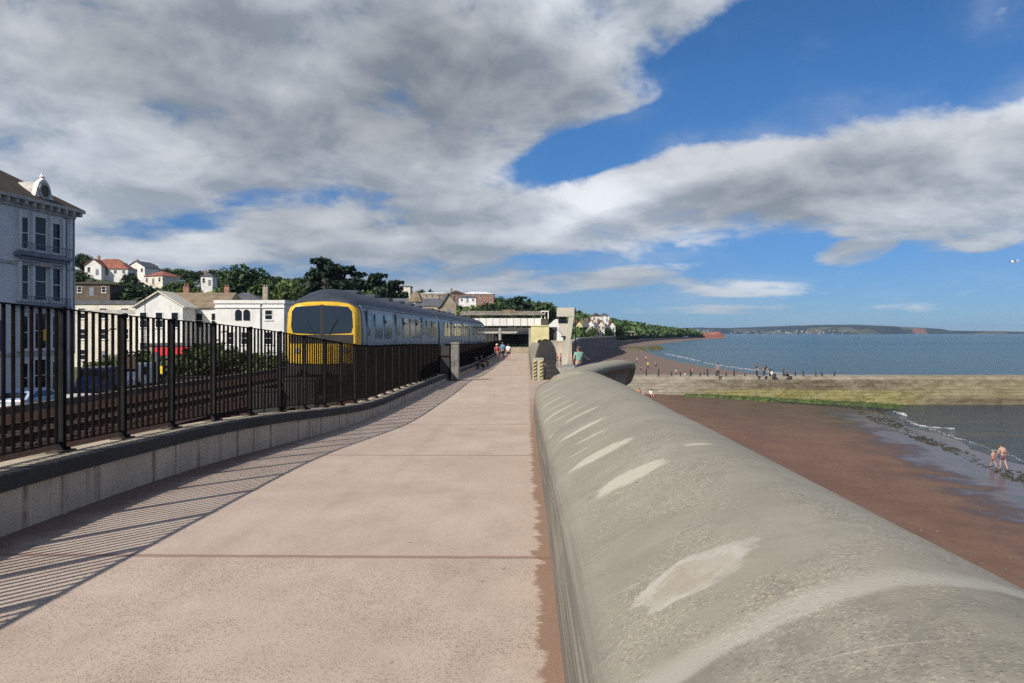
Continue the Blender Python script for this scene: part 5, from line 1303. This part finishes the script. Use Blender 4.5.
M_HAIRS = {k: mat('hair_' + k, c, .7, .3, 12) for k, c in {'dark': (.02, .014, .01), 'brown': (.09, .05, .03), 'grey': (.35, .33, .31), 'fair': (.35, .24, .12)}.items()}
CLOTH = {}
def cloth(c):
    if c not in CLOTH: CLOTH[c] = mat('cloth', c, .9, .15, 8)
    return CLOTH[c]
BASE = {'pelvis': ((0, 0, .95), .145), 'waist': ((0, -.005, 1.12), .125), 'chest': ((0, -.01, 1.33), .155), 'neck': ((0, 0, 1.49), .058), 'jaw': ((0, .03, 1.56), .075), 'skull': ((0, 0, 1.645), .098),
        'sl': ((-.185, 0, 1.41), .066), 'el': ((-.25, -.02, 1.14), .043), 'wl': ((-.265, .06, .91), .03), 'sr': ((.185, 0, 1.41), .066), 'er': ((.25, -.02, 1.14), .043), 'wr': ((.265, .06, .91), .03),
        'hl': ((-.1, 0, .88), .1), 'kl': ((-.11, .02, .49), .062), 'al': ((-.11, -.02, .08), .042), 'tl': ((-.12, .14, .035), .034), 'hr': ((.1, 0, .88), .1), 'kr': ((.11, .02, .49), .062), 'ar': ((.11, -.02, .08), .042), 'tr': ((.12, .14, .035), .034)}
EDG = [('pelvis', 'waist'), ('waist', 'chest'), ('chest', 'neck'), ('neck', 'jaw'), ('jaw', 'skull'), ('chest', 'sl'), ('sl', 'el'), ('el', 'wl'), ('chest', 'sr'), ('sr', 'er'), ('er', 'wr'), ('pelvis', 'hl'), ('hl', 'kl'), ('kl', 'al'), ('al', 'tl'), ('pelvis', 'hr'), ('hr', 'kr'), ('kr', 'ar'), ('ar', 'tr')]
POSES = {
 'stand': {},
 'walk': {'kl': (-.11, .16, .5), 'al': (-.11, .22, .10), 'tl': (-.12, .38, .09), 'kr': (.11, -.04, .49), 'ar': (.11, -.30, .12), 'tr': (.12, -.17, .035), 'el': (-.26, -.12, 1.15), 'wl': (-.25, -.08, .93), 'er': (.26, .08, 1.15), 'wr': (.25, .22, .97)},
 'reach': {'er': (.40, .05, 1.22), 'wr': (.60, .12, 1.12), 'el': (-.27, .02, 1.14), 'wl': (-.22, .16, .96)},
 'bend': {'waist': (0, .08, 1.08), 'chest': (0, .24, 1.22), 'neck': (0, .36, 1.32), 'jaw': (0, .44, 1.33), 'skull': (0, .46, 1.41), 'sl': (-.18, .28, 1.27), 'sr': (.18, .28, 1.27), 'el': (-.24, .36, 1.02), 'wl': (-.22, .42, .80), 'er': (.24, .36, 1.02), 'wr': (.22, .42, .80)},
 'stoop': {'waist': (0, .03, 1.10), 'chest': (0, .10, 1.29), 'neck': (0, .18, 1.42), 'jaw': (0, .25, 1.46), 'skull': (0, .27, 1.545), 'sl': (-.185, .12, 1.36), 'sr': (.185, .12, 1.36), 'el': (-.29, .14, 1.10), 'wl': (-.30, .24, .88), 'er': (.30, .12, 1.10), 'wr': (.32, .22, .88),
  'kl': (-.11, .14, .5), 'al': (-.11, .16, .09), 'tl': (-.12, .31, .05), 'kr': (.11, -.02, .49), 'ar': (.11, -.22, .10), 'tr': (.12, -.08, .035)},
 'sit': {'pelvis': (0, 0, .16), 'waist': (0, -.05, .33), 'chest': (0, -.06, .54), 'neck': (0, -.03, .70), 'jaw': (0, .0, .77), 'skull': (0, -.03, .855), 'sl': (-.185, -.05, .62), 'sr': (.185, -.05, .62), 'el': (-.26, .06, .37), 'wl': (-.2, .26, .33), 'er': (.26, .06, .37), 'wr': (.2, .26, .33),
         'hl': (-.1, .05, .14), 'kl': (-.14, .44, .38), 'al': (-.12, .56, .06), 'tl': (-.12, .72, .04), 'hr': (.1, .05, .14), 'kr': (.14, .44, .38), 'ar': (.12, .56, .06), 'tr': (.12, .72, .04)},
}
def hand(mb, wrist, elbow, side):
    w = Vector(wrist); d = (w - Vector(elbow)).normalized(); a = d.orthogonal().normalized(); a = (Vector((0, 1, 0)) - d * d.y).normalized() if abs(d.y) < .95 else a; n = d.cross(a).normalized() * side
    pc = w + d * .09
    mb.loft([[w + a * x * .028 + n * y * .018 - d * .01 for x, y in ((-1, -1), (1, -1), (1, 1), (-1, 1))], [w + d * .05 + a * x * .042 + n * y * .016 for x, y in ((-1, -1), (1, -1), (1, 1), (-1, 1))], [pc + a * x * .042 + n * y * .013 for x, y in ((-1, -1), (1, -1), (1, 1), (-1, 1))]])
    for k, L in enumerate((.07, .08, .075, .058)):
        q = pc + a * (.031 - k * .021) - d * .008
        mb.tube([q, q + d * L * .5 + n * .004, q + d * L * .85 + n * .02], [.0095, .009, .007], 5)
    q = w + d * .035 + a * .036; mb.tube([q, q + a * .03 + d * .025, q + a * .035 + d * .055 + n * .012], [.012, .011, .008], 5)
def person(label, loc, rz, pose='stand', h=1.7, top=(.3, .3, .3), legs=(.05, .06, .1), hair='brown', skirt=False, sleeves=True, hat=None, bare=False, group=None, child=False, long=False):
    t = thing('person', label, 'person', loc, 0, group)
    s = h / 1.745; cr, sr = math.cos(rz), math.sin(rz)
    J = {k: (POSES[pose].get(k, v[0]), v[1]) for k, v in BASE.items()}
    if child:
        for k in ('skull', 'jaw'): J[k] = (J[k][0], J[k][1] * 1.35)
    def X(p): p = Vector(p) * s; return (p.x * cr - p.y * sr, p.x * sr + p.y * cr, p.z)
    def sk(sel, grow, over={}):
        return {k: (X(J[k][0] if k not in over else over[k]), (J[k][1] + grow) * s) for k in sel}
    hm = MB(); hand(hm, J['wl'][0], J['el'][0], 1); hand(hm, J['wr'][0], J['er'][0], -1)
    sk_, jw = Vector(J['skull'][0]), Vector(J['jaw'][0])
    f = Vector((0, 1, 0)); mid = (sk_ + jw) / 2
    hm.tube([mid + Vector((0, .075, .02)), mid + Vector((0, .108, -.012)), mid + Vector((0, .085, -.022))], [.008, .014, .012], 5)      # nose
    for e in (-1, 1): hm.ball(tuple(mid + Vector((e * .088, -.012, .005))), (.014, .025, .034), 6, 4)                                  # ears
    hm.v = [X(v) for v in hm.v]
    skin_mesh('body', {k: (X(v[0]), v[1] * s) for k, v in J.items()}, EDG, 'pelvis', M_SKIN, t, 1, hm)
    em = MB()
    for e in (-1, 1): em.ball(tuple(mid + Vector((e * .034, .080, .028))), .012, 6, 4)
    em.v = [X(v) for v in em.v]; em.v = [tuple(Vector(v) + Vector(loc)) for v in em.v]; em.build('eyes', M_HAIRS['dark'], t)
    mids = lambda a, b, q: tuple(Vector(J[a][0]).lerp(Vector(J[b][0]), q))
    if not bare:
        q = .55 if sleeves else .12
        J2 = dict(J); J2['ml'] = (mids('sl', 'el', q), .052); J2['mr'] = (mids('sr', 'er', q), .052); J2['hem'] = (tuple(Vector(J['pelvis'][0]) + (Vector(J['waist'][0]) - Vector(J['pelvis'][0])) * .1), .15)
        sel = ['hem', 'waist', 'chest', 'sl', 'ml', 'sr', 'mr']
        skin_mesh('shirt', {k: (X(J2[k][0]), (J2[k][1] + .024) * s) for k in sel}, [('hem', 'waist'), ('waist', 'chest'), ('chest', 'sl'), ('sl', 'ml'), ('chest', 'sr'), ('sr', 'mr')], 'hem', cloth(top), t)
    J2 = dict(J); qq = .85 if skirt else .6
    J2['ql'] = (mids('hl', 'kl', qq), .082); J2['qr'] = (mids('hr', 'kr', qq), .082); J2['belt'] = (mids('pelvis', 'waist', .45), .13)
    if long: skin_mesh('trousers', {k: (X(J2[k][0]), (J2[k][1] + .022) * s) for k in ('belt', 'pelvis', 'hl', 'kl', 'al', 'hr', 'kr', 'ar')}, [('belt', 'pelvis'), ('pelvis', 'hl'), ('hl', 'kl'), ('kl', 'al'), ('pelvis', 'hr'), ('hr', 'kr'), ('kr', 'ar')], 'pelvis', cloth(legs), t)
    else: skin_mesh('shorts', {k: (X(J2[k][0]), (J2[k][1] + .022) * s) for k in ('belt', 'pelvis', 'hl', 'ql', 'hr', 'qr')}, [('belt', 'pelvis'), ('pelvis', 'hl'), ('hl', 'ql'), ('pelvis', 'hr'), ('hr', 'qr')], 'pelvis', cloth(legs), t)
    if bare:
        J2['cw'] = (mids('waist', 'chest', .6), .14)
        skin_mesh('swimsuit', {k: (X(J2[k][0]), (J2[k][1] + .014) * s) for k in ('pelvis', 'waist', 'cw')}, [('pelvis', 'waist'), ('waist', 'cw')], 'pelvis', cloth(top), t)
    u = (sk_ - jw).normalized(); hc = sk_ + u * .028 - Vector((0, .022, 0))
    hb = MB(); hb.ball(tuple(hc), (.108, .112, .092), 10, 8); hb.v = [tuple(Vector(X(v)) + Vector(loc)) for v in hb.v]
    hb.build('hair', M_HAIRS[hair], t, smooth=True)
    if hat:
        b = MB(); b.lathe([(.2, .05), (.2, .06), (.115, .075), (.105, .15), (.05, .175)], tuple(sk_), 12); b.v = [tuple(Vector(X(v)) + Vector(loc)) for v in b.v]; b.build('hat', cloth(hat), t, smooth=True)
    return t
def gp(px, d): return (PX(px, d), d, GZ(d))
person('walker in a red top and pale sun hat on the promenade, left of the trio', gp(496.8, 80), .1, 'walk', 1.62, (.42, .05, .07), (.45, .22, .2), 'fair', hat=(.7, .6, .58))
person('tall walker in a blue shirt, middle of the trio on the promenade', gp(502.6, 81), .0, 'walk', 1.82, (.07, .22, .36), (.03, .04, .06), 'brown')
person('walker in a white shirt and dark shorts, right of the trio', gp(508.2, 80), -.1, 'walk', 1.66, (.72, .72, .74), (.02, .02, .03), 'dark')
person('person in a pale green shirt beside the jutting wall lip, arm out', (PX(578.5, 37.5), 37.5, GZ(37.5) - .02), .5, 'reach', 1.70, (.20, .36, .28), (.04, .05, .08), 'brown')
def beach(px, d): x = PX(px, d); return (x, d, beachz(x, d) - .01)
person('woman in a plum swimsuit walking at the water edge beside a child', beach(1003.5, 50.5), .1, 'stoop', 1.72, (.16, .08, .11), (.16, .08, .11), 'brown', bare=True)
person('small child at the water edge beside the woman', beach(993.3, 51.5), .2, 'walk', 1.12, (.35, .12, .12), (.35, .12, .12), 'fair', bare=True, child=True)
person('person in a bright orange top sitting on the sand by the groyne', beach(640, 94.5), -2.4, 'sit', 1.75, (.75, .14, .02), (.05, .05, .08), 'dark')
person('person in white and red sitting on the sand right of the orange top', beach(651, 94.8), -2.9, 'sit', 1.7, (.75, .72, .70), (.4, .03, .04), 'brown')
def gtop(px): return (PX(px, 101), 101, -3.85)
for px, d, lab, top, leg, hr, hh_ in ((671, 118, 'dark-clothed bather nearest the wall beyond the groyne', (.02, .02, .03), (.02, .02, .03), 'dark', 1.7),
        (704, 132, 'bather in black standing in the shallows beyond the groyne', (.015, .015, .02), (.015, .015, .02), 'dark', 1.6),
        (654, 118, 'beach goer in pink beyond the groyne, near the wall', (.6, .3, .3), (.3, .1, .1), 'fair', 1.65),
        (685, 126, 'beach goer in white beyond the groyne', (.7, .7, .7), (.2, .2, .25), 'brown', 1.7),
        (664, 124, 'beach goer in a red shirt beyond the groyne', (.45, .08, .06), (.1, .1, .12), 'dark', 1.7)):
    person(lab, (PX(px, d), d, max(SEA - .25, beachz(PX(px, d), d))), px * .3, 'stand', hh_, top, leg, hr, long=True)
for px, lab, top, pose in ((757, 'person in black standing on the groyne top, left of a pale one', (.012, .012, .016), 'stand'), (764, 'dark-clothed person leaning over on the groyne top', (.03, .03, .05), 'bend'), (772, 'pale-clothed person sitting on the groyne top', (.62, .60, .58), 'sit'), (788, 'dark-clothed person sitting farthest out on the groyne top', (.03, .03, .04), 'sit'), (718, 'person in grey standing on the groyne top nearer the wall', (.2, .2, .22), 'stand')):
    person(lab, gtop(px), px * .21, pose, 1.65, top, (.03, .03, .04), 'dark', long=True)
for px, d, lab, top in ((545, 99, 'red-topped beach goer at the foot of the sunlit wall', (.5, .07, .06)), (549.5, 98, 'beach goer in dark green near the leaning prop', (.05, .1, .07)), (556.5, 99, 'orange-topped beach goer near the leaning prop', (.65, .22, .05)), (560.5, 99, 'pink-topped beach goer right of the leaning prop', (.6, .28, .25))):
    person(lab, (PX(px, d), d, -2.55), px, 'stand', 1.68, top, (.1, .1, .12), 'brown')
for k, (px, d, lab, top) in enumerate(((630, 150, 'beach goer in white by the far wall, nearest of those on the far sand', (.7, .7, .68)), (634, 170, 'beach goer in blue on the far sand below the dark wall', (.08, .15, .35)), (641, 160, 'beach goer in dark clothes on the far sand', (.03, .03, .04)), (648, 178, 'beach goer in yellow on the far sand', (.6, .45, .08)), (656, 190, 'beach goer in green on the far sand near the surf', (.06, .2, .1)), (627, 200, 'beach goer in red farther along the dark wall', (.45, .06, .05)), (637, 215, 'beach goer in grey farther along the far sand', (.3, .3, .32)), (646, 235, 'beach goer in pink farthest along the far sand', (.6, .3, .32)), (676, 140, 'beach goer in black and white at the far surf', (.6, .6, .6)), (692, 150, 'bather in red standing in the far surf', (.4, .05, .05)))):
    x = PX(px, d); person(lab, (x, d, max(SEA - .2, beachz(x, d) - .02)), k * .9, 'stand', 1.68, top, (.05, .06, .09), 'brown', long=True)
mb = MB(); mb.ext(1.0, 6.2, 96, 115.9, -7, -2.56); tag(mb.build('slipway', M_CONC), 'pale landing below the sunlit wall where beach goers stand', 'slipway')

# ------------------------------------------------------------------ benches by the parapet
M_WOOD = mat('bench_wood', (.16, .13, .10), .85, .25, 3)
def bench(y, label):
    x = LX(y) + .38; z = GZ(y); t = thing('park_bench', label, 'bench', (x, y, z))
    b = MB()
    for k in range(4): b.ext(x - .2 + k * .115, x - .2 + k * .115 + .1, y - .85, y + .85, z + .43, z + .47)
    b.build('seat', M_WOOD, t)
    b = MB()
    for k in range(3): b.box((x - .27 - k * .03, y, z + .58 + k * .13), (.03, 1.7, .1), ry=-.2)
    b.build('backrest', M_WOOD, t)
    for q in (-.75, .75):
        b = MB(); b.ext(x - .25, x - .19, y + q - .03, y + q + .03, z - .02, z + .43); b.ext(x + .15, x + .21, y + q - .03, y + q + .03, z - .02, z + .43); b.ext(x - .25, x + .21, y + q - .03, y + q + .03, z + .38, z + .427); b.tube([(x - .24, y + q, z + .43), (x - .36, y + q, z + .95)], .03, 6); b.build('leg', M_IRON, t)
        b = MB(); b.ext(x - .27, x + .24, y + q - .035, y + q + .035, z + .63, z + .67); b.ext(x + .18, x + .22, y + q - .03, y + q + .03, z + .47, z + .627); b.build('armrest', M_IRON, t)
bench(58, 'dark wooden bench against the parapet, the nearer of two'); bench(63.5, 'dark wooden bench against the parapet, just beyond the first')

# ------------------------------------------------------------------ cars on the lower road
M_TYRE = mat('tyre', (.015, .015, .015), .9, .2, 10)
M_CARGL = glass('car_glass', (.015, .02, .028), .05, .8)
M_RED = mat('tail_lamp', (.35, .01, .01), .3, .1, 5)
def car(label, loc, rz, col, van=False):
    t = thing('parked_van' if van else 'parked_car', label, 'van' if van else 'car', loc, 0)
    M = Matrix.Translation(loc) @ Matrix.Rotation(rz, 4, 'Z'); T = lambda p: M @ Vector(p)
    paint = mat('car_paint', col, .28, .05, 1, spec=.6)
    H = 2.0 if van else 1.45
    side = [(-2.1, .35), (-2.12, .62), (-2.05, .85), (-1.35, .93)] + ([(-1.2, 1.0), (-.9, H - .08), (-.6, H), (1.9, H), (2.1, H - .1), (2.12, .6), (2.08, .35)] if van else [(-1.2, .96), (-.45, H - .06), (-.1, H), (.85, H - .02), (1.25, H - .14), (1.85, .98), (2.1, .92), (2.14, .6), (2.1, .35)])
    b = MB(); rings = []
    for xx, ins in ((-.84, .03), (-.80, 0), (.80, 0), (.84, .03)):
        pass
    def row(sx, tuck): return [T((sx * (.84 - (.17 * max(0, (z - .95) / .5) if not van else .05 * max(0, z - 1))) , y, z)) for y, z in side]
    b.loft([row(-1, 0), row(1, 0)]); body = b.build('body', paint, t, bevel=.05)
    for s in (-1, 1):
        g = MB(); tx_ = lambda z: s * (.845 - (.17 * max(0, (z - .95) / .5) if not van else .05 * max(0, z - 1))) 
        pts = [(-.95, 1.0), (-.42, H - .14), (.8, H - .13), (1.45, 1.0)] if not van else [(-1.0, 1.1), (-.75, H - .25), (.1, H - .25), (.1, 1.1)]
        g.loft([[T((tx_(z) + s * o, y, z)) for y, z in pts] for o in (.0, .012)]); g.build('side_window', M_CARGL, body)
        for wy in (-1.3, 1.3):
            w = MB(); w.loft([[T((s * (.80 + dx), wy + .31 * math.cos(k * math.pi / 8), .31 + .31 * math.sin(k * math.pi / 8))) for k in range(16)] for dx in (-.16, .06)]); wo = w.build('wheel', M_TYRE, t)
            w = MB(); w.loft([[T((s * (.862 + dx), wy + .19 * math.cos(k * math.pi / 8), .31 + .19 * math.sin(k * math.pi / 8))) for k in range(16)] for dx in (-.01, .006)]); w.build('rim', M_STEEL, wo)
        for yy, nm, m_ in ((-2.10, 'headlight', M_LAMP), (2.12, 'tail_light', M_RED)):
            l = MB(); l.loft([[T((s * .62 + x, yy + o, z)) for x, z in ((-.16, .66), (.16, .68), (.16, .82), (-.16, .8))] for o in (-.03, .03)]); l.build(nm, m_, t)
    g = MB(); g.loft([[T((x, y + o, z + o * .5)) for x, y, z in ((-.68, -1.1, 1.03), (.68, -1.1, 1.03), (.58, -.55 if not van else -.97, H - .13), (-.58, -.55 if not van else -.97, H - .13))] for o in (-.03, -.015)]); g.build('windscreen', M_CARGL, body)
    if not van:
        g = MB(); g.loft([[T((x, y + o, z + o * -.4)) for x, y, z in ((-.66, 1.78, 1.05), (.66, 1.78, 1.05), (.56, 1.33, H - .17), (-.56, 1.33, H - .17))] for o in (.035, .05)]); g.build('rear_window', M_CARGL, body)
    return t
car('white car parked on the road behind the railing, nearest the camera', (-21.6, 33.6, -2.8), .02, (.75, .75, .74))
car('silver car parked behind the white one, in front of the hotel', (-22.0, 39.2, -2.8), -.02, (.5, .52, .54))
car('dark red car parked on the far side of the road before the hotel', (-26.9, 36.5, -2.8), 3.12, (.25, .02, .03))
car('pale blue car parked near the hotel corner', (-27.2, 44.0, -2.8), 3.15, (.35, .45, .60))
car('dark blue van parked beyond the hotel corner behind the railing', (-31.0, 57.5, -2.8), .1, (.03, .06, .16), True)
car('white van parked beyond the hotel behind the railing', (-31.5, 64.5, -2.8), 0, (.7, .72, .74), True)
car('black car parked by the boundary wall behind the railing', (-18.9, 46.0, -2.8), 0, (.015, .015, .018))
# ------------------------------------------------------------------ lamp posts and masts
def lamp(x, y, z0, h, label):
    t = thing('street_lamp', label, 'street lamp', (x, y, z0)); b = MB(); b.tube([(x, y, z0 - .1), (x, y, z0 + 1.2), (x, y, z0 + h)], [.09, .06, .045], 8); b.tube([(x, y, z0 + h - .02), (x + .5, y - .3, z0 + h + .18)], .035, 6); b.build('post', M_STEEL, t)
    b = MB(); b.box((x + .75, y - .42, z0 + h + .2), (.6, .22, .1), rz=-.5); ho = b.build('lamp_head', M_STEEL, t); b = MB(); b.box((x + .75, y - .42, z0 + h + .14), (.4, .16, .02), rz=-.5); b.build('lens', M_LAMP, ho)
lamp(PX(107, 70), 70, -2.8, 4.6, 'grey street lamp behind the railing near the hotel corner')
lamp(PX(145, 88), 88, -2.8, 9.0, 'slim tall street lamp left of the pediment gable')
lamp(PX(219, 78), 78, -2.8, 4.4, 'grey street lamp among the bushes behind the railing')
# gull over the sea
gl = thing('gull', 'white gull gliding high over the sea at the right', 'gull', (PX(1014, 62), 62, PZ(262, 62)))
c = Vector(gl.location); M_GULL = mat('gull_white', (.78, .78, .76), .7, .08, 5)
b = MB(); b.tube([c + Vector((-.24, 0, .02)), c + Vector((-.12, 0, 0)), c + Vector((.05, 0, 0)), c + Vector((.18, 0, .03)), c + Vector((.24, 0, .03))], [.02, .07, .08, .05, .03], 8)
for s in (-1, 1):
    b.loft([[c + Vector((x, s * y, z + dz)) for x, dz in ((-w / 2, 0), (0, .018), (w / 2, 0), (0, -.01))] for y, z, w in ((.04, .03, .2), (.25, .14, .17), (.45, .12, .12), (.62, .04, .04))])
b.build('body', M_GULL, gl, smooth=True)
b = MB(); b.tube([c + Vector((.24, 0, .03)), c + Vector((.30, 0, .015))], [.018, .006], 6); b.build('beak', M_TYEL, gl)
# low white shelters on the far beach
for i, (px, d) in enumerate(((597, 150), (604, 158), (612, 166))):
    x = PX(px, d); z = beachz(x, d); t = thing('beach_tent', ('low white beach tent nearest the green-shirted person', 'low white beach tent in the middle of three', 'low white beach tent farthest along the far beach')[i], 'tent', (x, d, z))
    b = MB(); b.loft([[(x - 1.0, d + y, z), (x - .55, d + y, z + .8), (x + .5, d + y, z + .85), (x + 1.0, d + y, z)] for y in (-.7, .7)], closed=True); b.build('canvas', M_WHITEP, t)
    b = MB(); b.tube([(x - .55, d - .72, z - .05), (x - .55, d - .72, z + .82)], .025, 5); b.tube([(x + .5, d - .72, z - .05), (x + .5, d - .72, z + .87)], .025, 5); b.build('pole', M_STEEL, t)
# ------------------------------------------------------------------ air
HAZE = 4.2e-5
mb = MB(); mb.ext(-9500, 9500, -400, 13500, SEA - 4, 135)
m = bpy.data.materials.new('sea_air'); m.use_nodes = True; t = NT(m.node_tree)
for n in list(m.node_tree.nodes):
    if n.type == 'BSDF_PRINCIPLED': m.node_tree.nodes.remove(n)
pv = t.new('ShaderNodeVolumePrincipled'); pv.inputs['Color'].default_value = (.42, .62, .95, 1); pv.inputs['Density'].default_value = HAZE; pv.inputs['Anisotropy'].default_value = .1
m.node_tree.links.new(pv.outputs[0], m.node_tree.nodes['Material Output'].inputs['Volume'])
struct(mb.build('haze', m), 'stuff')
scene.cycles.volume_bounces = 0; scene.cycles.max_bounces = 6
scene.cycles.use_denoising = False
scene.cycles.use_adaptive_sampling = False
scene.cycles.use_light_tree = False
